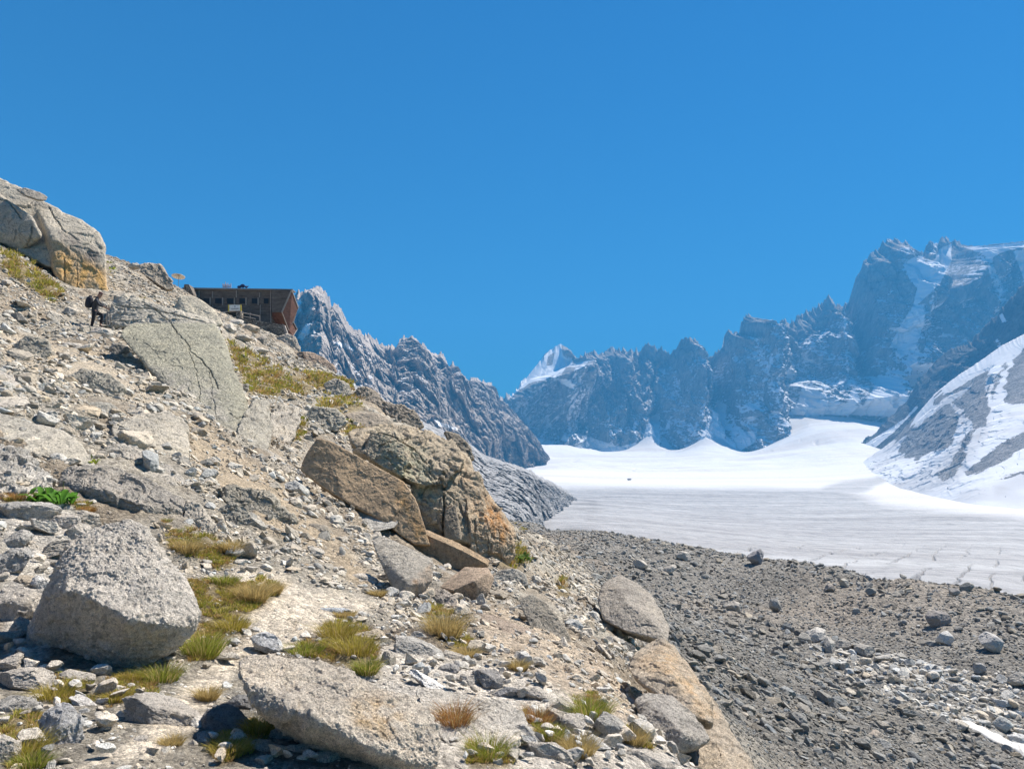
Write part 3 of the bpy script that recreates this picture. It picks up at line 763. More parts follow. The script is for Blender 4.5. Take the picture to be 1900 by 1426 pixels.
nu, nl = 1100, 900
aa = np.concatenate([np.linspace(-3.0, -0.72, 60)[:-1], np.linspace(-0.72, 0.74, nu), np.linspace(0.74, 3.0, 60)[1:]])
nu = len(aa)
ll = np.concatenate([np.linspace(math.log(0.7), math.log(7.5), 120)[:-1], np.linspace(math.log(7.5), math.log(230), nl - 160), np.linspace(math.log(230), math.log(420), 42)[1:]])
nl = len(ll)
A_, L_ = np.meshgrid(aa, ll, indexing='ij')
yy = np.exp(L_); Yg = yy - APEX; Xg = A_ * yy
Zb = hill_base(Xg, Yg)
p = np.stack([Xg.ravel(), Yg.ravel(), Zb.ravel()], 1)
p[:, 2] += ground_noise(p, None, None)
U, V = proj(p)
g = mesh_obj('ground', p, grid_faces(nu, nl), M['ground'], tint=ground_tint(p, U, V), attrs={'coarse': np.maximum(smooth(p[:, 0] - 0.06 * p[:, 1], 1.2, 4.0) * smooth(p[:, 1], 10, 20), smooth(p[:, 1], 18, 50))})
tag(g, 'stony mountainside with sandy footpath dropping to a grey moraine gully', kind='structure')
# ------------------------------------------------------------------ rocks
_ICO = {}
def ico(level):
    if level not in _ICO:
        bm = bmesh.new()
        bmesh.ops.create_icosphere(bm, subdivisions=min(level, 6), radius=1)
        v = np.array([x.co[:] for x in bm.verts]); f = np.array([[y.index for y in x.verts] for x in bm.faces], np.int32)
        bm.free()
        for _ in range(level - 6):
            e = np.sort(np.concatenate([f[:, [0, 1]], f[:, [1, 2]], f[:, [2, 0]]]), axis=1)
            ue, inv = np.unique(e, axis=0, return_inverse=True)
            inv = inv.ravel()
            mid = v[ue].mean(1); mid /= np.linalg.norm(mid, axis=1, keepdims=True)
            n, m = len(v), len(f)
            a, b_, c = inv[:m] + n, inv[m:2 * m] + n, inv[2 * m:] + n
            v = np.concatenate([v, mid])
            f = np.concatenate([np.stack([f[:, 0], a, c], 1), np.stack([f[:, 1], b_, a], 1), np.stack([f[:, 2], c, b_], 1), np.stack([a, b_, c], 1)])
        _ICO[level] = (v, f)
    return _ICO[level]

def hull_planes(pts):
    bm = bmesh.new()
    for q in pts: bm.verts.new(q)
    bmesh.ops.convex_hull(bm, input=bm.verts)
    bm.normal_update()
    c = np.mean(pts, 0)
    out = []
    for f in bm.faces:
        if f.calc_area() < 1e-7: continue
        n = np.array(f.normal[:]); h = float(np.dot(n, np.array(f.verts[0].co[:]) - c))
        if h < 0: n, h = -n, -h
        out.append((*n, max(h, 1e-4)))
    bm.free()
    return c, np.array(out)

def solid(pts, level, power=40.0):
    """a gently rounded solid with the flat facets of the hull of pts"""
    pts = np.asarray(pts, float)
    # principal axes make the sampling even on long thin rocks
    c0 = pts.mean(0); q = pts - c0
    _, _, vt = np.linalg.svd(q, full_matrices=False)
    q = q @ vt.T
    sc = q.max(0) - q.min(0); sc = np.maximum(sc, 1e-3) / 2
    q = q / sc
    c, pl = hull_planes(q)
    d, f = ico(level)
    best = np.zeros(len(d))
    for s in range(0, len(d), 20000):
        a = np.clip((d[s:s + 20000] @ pl[:, :3].T) / pl[:, 3], 0, None)
        mx = a.max(1, keepdims=True)
        best[s:s + 20000] = (mx[:, 0]) * ((a / mx) ** power).sum(1) ** (1 / power)
    r = 1.0 / best
    v = (d * r[:, None] + c) * sc @ vt + c0
    if np.linalg.det(vt) < 0: f = f[:, ::-1]
    return v, f

def vert_normals(v, f):
    n = np.cross(v[f[:, 1]] - v[f[:, 0]], v[f[:, 2]] - v[f[:, 0]])
    out = np.zeros_like(v)
    for k in range(3): 
        for a in range(3):
            out[:, a] += np.bincount(f[:, k], n[:, a], len(v))
    return out / (np.linalg.norm(out, axis=1, keepdims=True) + 1e-12)

def craggy(v, f, size, seed, rough=1.0, crack=0.0, blocky=0.0, stretch=(1, 1, 1)):
    """break up the facets: broad dents, angular chips, open joints, fine roughness"""
    n = vert_normals(v, f)
    q = v / size * np.array(stretch)
    w = 0.2 * np.stack([fbm(q * 4, 2, seed + 11), fbm(q * 5, 2, seed + 12), fbm(q * 5, 2, seed + 13)], 1)
    v1, e1 = voro((q + w) * 3.2 + seed, seed + 21)
    v2, e2 = voro((q + w) * 9.0 + seed, seed + 22)
    d = 0.03 * fbm(q * 2.2 + seed, 3, seed) + 0.016 * fbm(q * 9 + seed, 3, seed + 1, 0.6) + 0.014 * fbm(q * 26, 4, seed + 2, 0.75, True)
    d += (0.006 + 0.035 * blocky) * v1 * smooth(e1, 0, 0.05) + (0.007 + 0.012 * blocky) * v2 * smooth(e2, 0, 0.05)
    d -= 0.03 * crack * smooth(e1, 0.07, 0.0) + 0.01 * (crack + blocky) * smooth(e2, 0.09, 0.0)
    return v + n * (d * size * rough)[:, None]

GREY = (0.44, 0.405, 0.35); PALE = (0.5, 0.465, 0.415); DARK = (0.3, 0.275, 0.24); BROWN = (0.42, 0.315, 0.21); WARM = (0.44, 0.38, 0.3); GREEN = (0.4, 0.39, 0.3); ORANGE = (0.5, 0.3, 0.13)
COOL = (0.43, 0.415, 0.385); MOR = (0.3, 0.29, 0.27)
HERO_OUTLINES = []

def hero(name, label, pieces, base=None, Y=None, mat='rock', tint=GREY, level=6, cat='boulder', rough=1.0, crack=0.0, blocky=0.0, power=40.0,
         stains_shade=(), cracks=(), thick=60, group=None, seed=None, stretch=(1, 1, 1), sink=0.0, shared_back=0.85, lie=0.0):
    """pieces: list of [(u, v, w)...]; w is the depth behind the anchor distance, in px of the photo at that distance"""
    if seed is None: seed = (sum(map(ord, label)) * 7) % 997
    if Y is None:
        bu, bv = base
        Y = float(hit(bu, bv)[0])
        if not np.isfinite(Y): print('no hit', label); Y = 30.0
    k = Y / F
    V_, F_, off = [], [], 0
    lo = np.array([1e9] * 2); hi = -lo
    for pc in pieces:
        pc = [(q[0], q[1], q[2] if len(q) > 2 else 0) for q in pc]
        if lie:
            hy = hit([q[0] for q in pc], [q[1] for q in pc])
            uu = np.array([q[0] for q in pc]); vv_ = np.array([q[1] for q in pc])
            if isinstance(lie, tuple):
                pw = lie[0] * (vv_.max() - vv_) + lie[1] * (uu - uu.mean()); fac = 1.0
            else:
                fac = lie
                ok = np.isfinite(hy) & (hy > 0.7 * Y) & (hy < 1.45 * Y)
                if ok.sum() >= 4:
                    A_m = np.stack([np.ones(ok.sum()), uu[ok], vv_[ok]], 1)
                    co = np.linalg.lstsq(A_m, (hy[ok] - Y) / k, rcond=None)[0]
                    pw = np.clip(co[0] + co[1] * uu + co[2] * vv_, -0.25 * F, 0.5 * F)
                else: pw = uu * 0
            pc = [(q[0], q[1], q[2] * 0.6 + fac * w_) for q, w_ in zip(pc, pw)]
        pts = [P(u, v, Y + w * k) for u, v, w in pc]
        cu = sum(q[0] for q in pc) / len(pc); cv = sum(q[1] for q in pc) / len(pc)
        wm = max(q[2] for q in pc)
        # the unseen far side
        bk = [P(cu + (u - cu) * shared_back, cv + (v - cv) * (shared_back if v < cv else 1.12), Y + (max(w, 0) + thick) * k) for u, v, w in pc]
        lo = np.minimum(lo, [min(q[0] for q in pc), min(q[1] for q in pc)]); hi = np.maximum(hi, [max(q[0] for q in pc), max(q[1] for q in pc)])
        v, f = solid(pts + bk, level, power)
        size = max(hi - lo) * k
        size = max(np.ptp([q[0] for q in pc]), np.ptp([q[1] for q in pc])) * k
        v = craggy(v, f, size, seed, rough, crack, blocky, stretch)
        V_.append(v); F_.append(f + off); off += len(v)
        if not lie: HERO_OUTLINES.append(([(q[0], q[1]) for q in hull2d(pc)], Y))
        seed += 31
    v = np.concatenate(V_); f = np.concatenate(F_)
    v[:, 2] -= sink
    U, Vv = proj(v)
    for line, w, depth in cracks:
        d = seg_dist(U + 3 * fbm(v / size * 9, 2, 3), Vv + 3 * fbm(v / size * 9 + 7, 2, 3), line)
        nn = vert_normals(v, f)
        v = v - nn * (depth * 0.4 * k * smooth(d, w * 0.55, 0))[:, None]
    col = np.tile(np.array(tint), (len(v), 1))
    col = col * (1 + 0.12 * fbm(v / size * 2, 3, seed)[:, None])
    for poly, c, fe, st in stains_shade:
        nz = fbm(v / size * np.array([14, 14, 3.0]), 4, seed + 40)
        kk = (soft(U, Vv, poly, fe) * np.clip(st + 0.9 * nz, 0, 1))[:, None]
        col = col * (1 - kk) + np.array(c) * kk
    c0 = v.mean(0); c0[2] = v[:, 2].min()
    o = mesh_obj(name, v, f, M[mat], tint=col, loc=c0)
    tag(o, label, cat, group)
    return o

def hull2d(pc):
    pts = sorted(set((q[0], q[1]) for q in pc))
    def half(ps):
        h = []
        for q in ps:
            while len(h) > 1 and (h[-1][0] - h[-2][0]) * (q[1] - h[-2][1]) - (h[-1][1] - h[-2][1]) * (q[0] - h[-2][0]) <= 0: h.pop()
            h.append(q)
        return h
    a = half(pts); b_ = half(pts[::-1])
    return a[:-1] + b_[:-1]

def blob(label, cx, cy, w, h, rot=0.0, tint=GREY, name='boulder', cat='boulder', mat='rock', level=5, seed=None, group=None, depth=None, Y=None, cuts=11, lean=0.25):
    """a free-standing angular stone seen as w x h px, its foot on the ground at (cx, cy + h/2)"""
    if seed is None: seed = (sum(map(ord, label)) * 13) % 9973 + int(cx)
    rs = np.random.RandomState(seed)
    if Y is None:
        Y = float(hit(cx, cy + h * 0.24)[0])
        if not np.isfinite(Y): print('no hit', label); return None
    k = Y / F
    v, f = ico(level)
    v = v.copy()
    for i in range(cuts):
        n = rs.normal(size=3); n /= np.linalg.norm(n)
        hh = rs.uniform(0.52, 0.86)
        d = v @ n - hh
        v = v - np.clip(d, 0, None)[:, None] * n
    v /= np.abs(v).max(0)
    v = craggy(v, f, 2.0, seed % 500, 0.8, blocky=0.5)
    dep = depth or (w + h) * 0.45
    v = v * np.array([w / 2 * k, dep / 2 * k, h / 2 * k])
    a = R(-rot)
    v = np.stack([v[:, 0] * math.cos(a) - v[:, 2] * math.sin(a), v[:, 1] + lean * v[:, 2], v[:, 0] * math.sin(a) + v[:, 2] * math.cos(a)], 1)
    c = P(cx, cy, Y + dep * k * 0.3)
    col = np.array(tint) * (1 + 0.1 * fbm(v / (w * k) * 2, 3, seed % 300)[:, None])
    loc = np.array([0, 0, v[:, 2].min()])
    if mat == 'moraine_stone' and Y < 300:
        c[2] = float(hill_z(np.array([c[0]]), np.array([c[1]]))[0]) + 0.36 * h * k
    o = mesh_obj(name, v - loc, f, M[mat], tint=col)
    o.location = c + loc
    HERO_OUTLINES.append(([(cx - w / 2, cy), (cx - w * .3, cy - h * .45), (cx + w * .3, cy - h * .45), (cx + w / 2, cy), (cx + w * .3, cy + h * .4), (cx - w * .3, cy + h * .4)], Y))
    tag(o, label, cat, group)
    return o

# ---- the two big boulders in front
hero('boulder', 'huge pyramid shaped grey boulder beside the path, dark underneath, at the lower left',
     [[(222, 958, 150), (250, 957, 150), (268, 968, 140), (300, 1025, 110), (347, 1088, 80), (378, 1136, 40), (368, 1168, 20), (300, 1218, -5), (215, 1246, -15), (120, 1236, 10), (58, 1210, 30), (47, 1178, 45), (75, 1118, 20),
       (112, 1035, 70), (160, 985, 120), (120, 1092, -55), (180, 1115, -72), (240, 1150, -78), (310, 1158, -55)]],
     base=(215, 1226), mat='near_rock', tint=(0.54, 0.505, 0.455), level=8, blocky=0.0, power=34, thick=110, rough=0.95)
hero('boulder', 'long flat-topped cream boulder overhanging a dark hollow at bottom centre',
     [[(428, 1242, 30), (440, 1222, 130), (500, 1217, 170), (570, 1219, 175), (635, 1238, 165), (705, 1275, 135), (765, 1298, 110), (815, 1330, 70), (826, 1362, 30), (822, 1420, -20), (800, 1470, -10), (720, 1440, -20),
       (450, 1290, -10), (480, 1318, -35), (560, 1322, -60), (610, 1345, -66), (665, 1378, -70), (720, 1402, -60), (500, 1335, 20), (600, 1375, 10), (650, 1420, 20)]],
     base=(700, 1425), mat='near_rock', tint=(0.56, 0.505, 0.43), level=8, blocky=0.0, power=34, thick=60, rough=0.95,
     stains_shade=[([(640, 1300), (720, 1290), (760, 1350), (720, 1370), (660, 1340)], (0.5, 0.34, 0.16), 20, 0.35)])
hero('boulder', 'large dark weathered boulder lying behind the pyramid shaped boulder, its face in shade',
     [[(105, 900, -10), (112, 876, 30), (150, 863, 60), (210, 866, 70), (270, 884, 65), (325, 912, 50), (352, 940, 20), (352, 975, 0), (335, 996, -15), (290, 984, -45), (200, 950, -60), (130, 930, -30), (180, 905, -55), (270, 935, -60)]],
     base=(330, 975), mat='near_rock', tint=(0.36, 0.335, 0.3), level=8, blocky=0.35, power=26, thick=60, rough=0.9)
hero('boulder', 'smaller grey boulder leaning on the right end of the dark weathered boulder',
     [[(345, 925, 30), (370, 935, 30), (402, 975, 15), (400, 988, 0), (378, 996, -10), (350, 990, -10), (340, 960, 0)]], base=(375, 994), mat='near_rock', tint=GREY, level=6, blocky=0.6, thick=40)

# ---- brown slabs in the middle
hero('rock_slab', 'long upright brown granite slab with sharp upper edge leaning on the large outcrop',
     [[(556, 872, 6), (563, 848, 18), (588, 814, 34), (612, 818, 34), (660, 846, 30), (700, 868, 30), (745, 891, 26), (748, 940, 0), (720, 970, -20), (640, 930, -20), (600, 905, -8)],
      [(700, 868, 29), (748, 893, 26), (754, 905, 20), (770, 925, 12), (778, 945, 6), (790, 985, -4), (798, 1010, -16), (770, 1010, -22), (720, 975, -20), (690, 940, -6)]],
     base=(700, 980), mat='rock', tint=BROWN, level=7, power=60, thick=26, rough=0.35, cat='rock slab', shared_back=0.97,
     stains_shade=[([(745, 890), (800, 1010), (770, 1000), (735, 930)], (0.5, 0.31, 0.14), 12, 0.5)])
hero('rock_slab', 'low brown slab with a pale sunlit top edge below the long upright brown slab',
     [[(778, 983, 14), (792, 982, 18), (860, 1012, 18), (910, 1040, 14), (906, 1052, -4), (850, 1056, -12), (800, 1048, -14), (752, 1020, -12), (758, 992, 0), (790, 990, -10), (860, 1022, -10), (900, 1043, -8)]],
     base=(850, 1062), mat='rock', tint=(0.36, 0.27, 0.18), level=7, power=60, thick=20, rough=0.4, cat='rock slab', shared_back=0.95)
hero('rock_slab', 'grey tilted slab with flat sunlit top and brown broken end, just right of the path',
     [[(690, 1002, 90), (705, 992, 105), (725, 1000, 105), (765, 1022, 85), (803, 1035, 60), (806, 1048, 35), (803, 1078, 5), (775, 1113, -12), (760, 1127, -18), (745, 1118, -20), (722, 1075, 10), (702, 1035, 50), (760, 1085, -22)]],
     base=(760, 1124), mat='rock', tint=(0.43, 0.4, 0.35), level=7, power=55, thick=20, rough=0.4, cat='rock slab',
     stains_shade=[([(745, 1125), (765, 1075), (800, 1045), (808, 1080), (770, 1130)], (0.4, 0.29, 0.2), 6, 0.5)])
hero('boulder', 'brown wedge shaped block with flat top right of the grey tilted slab',
     [[(815, 1088, 10), (838, 1070, 50), (862, 1051, 70), (905, 1053, 55), (918, 1072, 25), (906, 1103, 0), (884, 1128, -14), (866, 1127, -20), (848, 1112, -22), (840, 1095, -25), (880, 1078, -30), (905, 1062, 10)]],
     base=(870, 1128), mat='rock', tint=(0.42, 0.33, 0.25), level=7, power=60, thick=25, rough=0.4)
hero('boulder', 'rough grey boulder tucked under the brown wedge shaped block',
     [[(785, 1110, 0), (800, 1092, 30), (825, 1092, 30), (846, 1108, 20), (850, 1128, 0), (828, 1142, -10), (800, 1136, -15)]], base=(825, 1140), mat='rock', tint=(0.38, 0.34, 0.3), level=6, blocky=0.8, thick=30)
for i, (lb, x, y, w, h) in enumerate([('grey stone wedged highest of five between slab and brown block', 833, 1047, 22, 18), ('small dark stone wedged beside the tilted slab end', 818, 1062, 22, 34), ('little stone in the gap touching the brown block', 846, 1058, 22, 15),
                                      ('pale stone lying lowest in the gap by the brown block', 832, 1072, 24, 18), ('round dark stone at the bottom of the gap by tilted slab', 812, 1083, 20, 18)]):
    blob(lb, x, y, w, h, tint=(0.3, 0.295, 0.29) if i != 3 else GREY, name='wedged_stone', cat='stone', group='stones wedged between the slabs', level=4)
hero('rock_slab', 'flat wedge of pale grey rock propped against the foot of the long brown slab',
     [[(653, 953, 15), (668, 942, 30), (715, 953, 30), (741, 968, 15), (732, 979, 0), (700, 985, -18), (672, 976, -15)]], base=(700, 987), mat='rock', tint=COOL, level=6, thick=20, rough=0.6, cat='rock slab')
blob('round grey stone under the tip of the flat pale wedge', 735, 991, 28, 27, tint=COOL)

# ---- the large outcrop and its cap stones
hero('rock_outcrop', 'large fractured greenish and orange granite outcrop on the slope edge at centre',
     [[(640, 800, 60), (700, 790, 130), (745, 790, 130), (800, 803, 120), (845, 822, 90), (865, 860, 40), (830, 900, -10), (790, 905, -30), (740, 885, -30), (690, 860, 0), (655, 830, 20)],
      [(790, 880, 10), (830, 820, 110), (872, 842, 100), (888, 880, 80), (905, 925, 50), (905, 980, 10), (880, 1010, -20), (830, 1000, -30), (790, 960, -20), (760, 910, 0)],
      [(860, 900, 40), (895, 905, 75), (918, 935, 60), (942, 962, 45), (954, 985, 30), (951, 1030, 20), (930, 1052, 0), (900, 1046, -18), (872, 1020, -30), (865, 960, -15)],
      [(770, 930, -8), (822, 945, -14), (823, 1010, -22), (800, 1012, -16), (780, 980, -12)],
      [(690, 800, 0), (735, 795, 20), (760, 850, -30), (745, 885, -45), (700, 862, -40), (670, 840, -20)]],
     Y=23, mat='rock', tint=(0.43, 0.365, 0.275), level=7, power=30, blocky=0.8, crack=0.35, thick=160, cat='rock outcrop', rough=0.7,
     stains_shade=[([(850, 850), (900, 900), (960, 985), (950, 1040), (900, 1050), (870, 960)], (0.43, 0.31, 0.2), 20, 0.5), ([(905, 925), (940, 965), (945, 1010), (925, 1000), (900, 960)], (0.5, 0.26, 0.1), 10, 0.6),
             ([(700, 800), (780, 830), (820, 930), (770, 930), (700, 870)], (0.34, 0.36, 0.27), 20, 0.45)],
     cracks=[([(824, 880), (823, 950), (824, 1012)], 5, 26), ([(775, 855), (800, 880), (822, 900)], 3, 12), ([(700, 800), (735, 812), (770, 835), (800, 870)], 3, 12), ([(715, 845), (740, 870), (770, 880)], 3, 8),
             ([(880, 960), (885, 1020), (886, 1046)], 3, 12), ([(905, 990), (908, 1046)], 2.5, 8), ([(700, 830), (720, 820), (757, 815)], 3, 10), ([(820, 905), (850, 930), (862, 960)], 3, 9), ([(925, 970), (930, 1040)], 2, 6)])
hero('boulder', 'dark rectangular block standing in the recess of the fractured outcrop',
     [[(826, 945, 0), (845, 935, 10), (858, 992, 5), (855, 1002, -15), (826, 1004, -15), (824, 970, -10)]], Y=22.6, mat='rock', tint=(0.28, 0.24, 0.19), level=6, thick=40, rough=0.5)
hero('boulder', 'long dark rock lying along the skyline on top of the fractured outcrop',
     [[(657, 730, 5), (664, 718, 12), (680, 716, 16), (700, 730, 16), (718, 747, 10), (718, 768, -8), (690, 764, -14), (663, 748, -10)],
      [(712, 746, 8), (745, 751, 10), (775, 768, 10), (788, 792, 2), (772, 795, -6), (745, 780, -12), (715, 768, -12)]],
     base=(720, 775), mat='rock', tint=(0.27, 0.235, 0.195), level=6, thick=34, blocky=0.9, rough=0.8)
hero('boulder', 'grey brown block with square lower edge under the long dark skyline rock',
     [[(637, 766, 10), (665, 764, 25), (706, 768, 25), (730, 784, 10), (726, 806, -8), (692, 803, -14), (665, 792, -14)]], base=(695, 806), mat='rock', tint=(0.36, 0.31, 0.25), level=6, thick=34, rough=0.6)
hero('boulder', 'dark angular rock at the crest where the outcrop meets the sky',
     [[(825, 800, 10), (850, 805, 15), (872, 828, 10), (880, 852, 0), (862, 850, -10), (835, 825, -8)]], Y=30, mat='rock', tint=(0.25, 0.22, 0.18), level=6, thick=40, blocky=0.7)

# ---- the big slabs on the left
hero('rock_slab', 'biggest smooth greenish grey granite slab with dark cracks in the middle of the left slope',
     [[(225, 625, 60), (226, 610, 85), (245, 599, 110), (330, 596, 120), (402, 599, 120), (424, 650, 85), (440, 700, 50), (456, 736, 20), (467, 766, 0), (462, 786, -14), (440, 808, -24), (412, 804, -30), (385, 780, -24), (345, 762, -18), (300, 715, 0), (262, 668, 30)]],
     lie=(2.3, 0.15), base=(440, 814), mat='rock', tint=(0.33, 0.32, 0.255), level=8, power=60, thick=50, rough=0.45, cat='rock slab', stretch=(1.4, 1, 0.8),
     cracks=[([(315, 597), (330, 618), (345, 632), (352, 650), (375, 668), (392, 690), (405, 720)], 2.6, 14), ([(352, 640), (368, 630), (384, 625)], 1.6, 7), ([(345, 640), (365, 690), (372, 740), (380, 775)], 1.6, 7),
             ([(388, 688), (395, 735), (402, 780)], 1.6, 7), ([(240, 622), (275, 640), (300, 665)], 1.6, 6), ([(300, 690), (310, 715), (330, 750)], 1.4, 5), ([(425, 765), (440, 778), (462, 770)], 2, 10)],
     stains_shade=[([(280, 680), (400, 720), (430, 790), (340, 750)], (0.46, 0.43, 0.39), 25, 0.5)])
hero('boulder', 'squared grey rock with a shaded left face beside the lower end of the biggest slab',
     [[(440, 800, 0), (455, 765, 15), (476, 740, 35), (498, 742, 35), (505, 790, 10), (498, 832, -10), (470, 838, -18), (448, 822, -14)]], lie=0.3, base=(475, 840), mat='rock', tint=(0.37, 0.35, 0.3), level=6, thick=34, blocky=0.4)
hero('boulder', 'cracked grey block with dark notch right of the squared grey rock',
     [[(500, 770, 10), (520, 752, 30), (548, 752, 25), (560, 765, 15), (555, 790, 0), (535, 830, -14), (508, 830, -14)]], lie=0.35, base=(525, 834), mat='rock', tint=(0.42, 0.39, 0.34), level=6, thick=30, blocky=0.8)
hero('rock_slab', 'tilted grey slab with dark seams just behind the hiker',
     [[(196, 607, 0), (200, 572, 30), (212, 545, 60), (262, 558, 60), (330, 580, 50), (400, 596, 30), (404, 604, 10), (330, 604, -4), (240, 606, -12)]], Y=36.5, mat='rock', tint=(0.44, 0.41, 0.35), level=7, power=50, thick=60, rough=0.6, cat='rock slab', blocky=0.5,
     cracks=[([(215, 568), (270, 570), (330, 585), (380, 597)], 3, 9), ([(262, 560), (290, 575), (315, 596)], 3, 9)])
hero('rock_slab', 'smooth pale slab bulging below the hut, left of the stone terrace',
     [[(320, 575, 20), (335, 548, 40), (358, 548, 45), (380, 560, 40), (400, 577, 25), (414, 602, 0), (395, 606, -10), (350, 600, -14)]], base=(400, 606), mat='rock', tint=(0.47, 0.43, 0.35), level=7, power=40, thick=80, rough=0.5, cat='rock slab')
hero('boulder', 'brown shadowed boulder perched on the smooth pale slab below the hut',
     [[(353, 566, 0), (362, 560, 10), (378, 566, 8), (386, 574, 2), (378, 584, -8), (365, 582, -8)]], Y=62, mat='rock', tint=(0.33, 0.27, 0.2), level=5, thick=20)
hero('rock_outcrop', 'tall granite outcrop with an orange stained vertical face above the hiker',
     [[(-90, 280, 120), (-40, 312, 110), (0, 332, 100), (40, 352, 90), (92, 378, 80), (120, 392, 70), (120, 470, -10), (95, 500, -28), (50, 470, -10), (0, 445, 0), (-90, 400, 0)],
      [(60, 372, 80), (110, 388, 80), (150, 404, 70), (186, 430, 50), (198, 458, 35), (201, 500, 15), (203, 556, 0), (160, 556, -24), (125, 535, -34), (98, 510, -34), (96, 440, -20)],
      [(-90, 300, 80), (0, 390, 0), (60, 400, -10), (80, 440, -25), (40, 465, -15), (-90, 420, -10)]],
     Y=46, mat='rock', tint=(0.38, 0.35, 0.295), level=7, power=28, blocky=0.45, crack=0.3, thick=130, rough=0.34, cat='rock outcrop',
     stains_shade=[([(94, 445), (120, 455), (150, 470), (195, 500), (206, 560), (120, 545), (96, 500)], (0.55, 0.34, 0.13), 10, 0.75), ([(110, 430), (150, 440), (185, 470), (190, 500), (150, 480), (115, 460)], (0.22, 0.19, 0.17), 12, 0.5)],
     cracks=[([(60, 420), (55, 440), (50, 455)], 3, 14), ([(30, 425), (25, 450)], 2, 8), ([(0, 370), (15, 372), (40, 405)], 3, 14), ([(90, 385), (115, 425), (145, 445)], 3, 10), ([(118, 480), (122, 535)], 2.4, 9), ([(142, 490), (144, 545)], 2, 7)])
hero('boulder', 'thin flat cap stone lying on top of the tall granite outcrop against the sky',
     [[(30, 352, 10), (45, 348, 14), (72, 356, 12), (88, 365, 8), (87, 372, -4), (70, 371, -8), (45, 362, -6)]], Y=46.5, mat='rock', tint=DARK, level=5, thick=16)
hero('boulder', 'dark leaning rock on the skyline between the tall outcrop and the parasol',
     [[(258, 490, 0), (272, 487, 16), (296, 489, 16), (306, 500, 10), (318, 522, 4), (325, 536, 0), (312, 538, -8), (285, 522, -14), (262, 506, -10)]], Y=70, mat='rock', tint=(0.31, 0.27, 0.22), level=6, thick=30, blocky=0.4)
blob('small pale rock left of the dark leaning skyline rock', 250, 493, 26, 16, tint=GREY, Y=72)
hero('rock_slab', 'pale rounded rock at the left edge above the smooth tilted slab',
     [[(-60, 690, 40), (0, 684, 50), (28, 702, 40), (48, 732, 20), (65, 768, 0), (45, 768, -14), (0, 752, -20), (-60, 760, -20)]], lie=0.5, base=(45, 768), mat='rock', tint=PALE, level=7, thick=170, rough=0.7, cat='rock slab')
hero('rock_slab', 'long smooth tilted slab reaching in from the left edge below the pale rounded rock',
     [[(-90, 765, 60), (10, 768, 60), (80, 790, 50), (125, 802, 40), (160, 835, 20), (185, 868, 0), (150, 862, -16), (90, 850, -20), (30, 830, -14), (-90, 815, 0)]], lie=0.4, base=(120, 866), mat='rock', tint=(0.47, 0.44, 0.38), level=7, power=50, thick=170, rough=0.45, cat='rock slab')
hero('rock_slab', 'grey rock ledge under the long smooth tilted slab at the left edge',
     [[(-60, 815, 20), (30, 832, 20), (75, 860, 10), (105, 890, 0), (80, 915, -14), (20, 915, -18), (-60, 900, -16)]], lie=0.6, base=(50, 918), mat='near_rock', tint=(0.44, 0.42, 0.385), level=7, thick=50, blocky=0.9, cat='rock slab')
hero('rock_slab', 'broad pale bedrock hump with straight right side left of the brown footpath',
     [[(205, 790, 40), (250, 768, 60), (320, 762, 60), (350, 788, 30), (353, 835, 0), (347, 880, -14), (305, 862, -20), (255, 838, -12), (212, 820, 0)]], lie=0.35, base=(347, 884), mat='rock', tint=(0.47, 0.435, 0.37), level=7, power=34, thick=170, rough=0.6, cat='rock slab', blocky=0.5)
hero('rock_slab', 'grey ledge in front of the pale bedrock hump, above the dark weathered boulder',
     [[(165, 845, 30), (215, 820, 50), (262, 838, 40), (300, 866, 25), (330, 905, 5), (310, 905, -8), (250, 885, -14), (190, 868, -8)]], lie=0.3, base=(300, 912), mat='rock', tint=(0.45, 0.42, 0.37), level=7, thick=170, rough=0.7, cat='rock slab', blocky=0.8)
hero('boulder', 'angular rock with shaded overhanging front lying on the scree above the bedrock hump',
     [[(155, 750, 10), (178, 745, 20), (206, 748, 20), (236, 770, 6), (226, 784, -6), (200, 780, -14), (168, 764, -12)]], base=(212, 784), mat='rock', tint=(0.42, 0.4, 0.35), level=6, thick=20, rough=0.7)
hero('boulder', 'flat pale block lying beside the straight edge of the bedrock hump',
     [[(290, 862, 12), (312, 860, 20), (340, 885, 12), (352, 905, 0), (340, 912, -8), (312, 893, -10)]], base=(340, 912), mat='rock', tint=PALE, level=6, thick=22, rough=0.6)

hero('boulder', 'large tilted grey block with shaded lower face on the rubble left of the biggest slab',
     [[(120, 700, 10), (150, 684, 30), (205, 692, 34), (232, 722, 16), (222, 742, -6), (180, 740, -14), (138, 724, -12)]], base=(200, 742), mat='rock', tint=(0.4, 0.375, 0.32), level=7, thick=40, rough=0.8, blocky=0.5)
hero('boulder', 'angular grey block lying above the tilted slab at the far left',
     [[(20, 640, 10), (48, 622, 26), (86, 630, 26), (98, 652, 8), (82, 668, -8), (45, 664, -12)]], base=(70, 668), mat='rock', tint=(0.37, 0.345, 0.29), level=6, thick=30, rough=0.8, blocky=0.6)
hero('rock_slab', 'low slab of bedrock with a stepped front crossing the slope left of the brown footpath bend',
     [[(395, 905, 10), (430, 893, 30), (500, 918, 34), (545, 955, 20), (560, 985, 0), (530, 985, -12), (470, 958, -16), (415, 928, -12)]], base=(530, 986), mat='rock', tint=(0.4, 0.37, 0.31), level=7, thick=50, rough=0.9, cat='rock slab', blocky=0.8)
hero('boulder', 'broken grey block at the top of the rubble right of the dark weathered boulder',
     [[(405, 945, 5), (425, 930, 18), (455, 940, 18), (470, 965, 4), (455, 980, -8), (420, 972, -10)]], base=(445, 980), mat='rock', tint=(0.38, 0.36, 0.31), level=6, thick=26, rough=0.9, blocky=0.7)
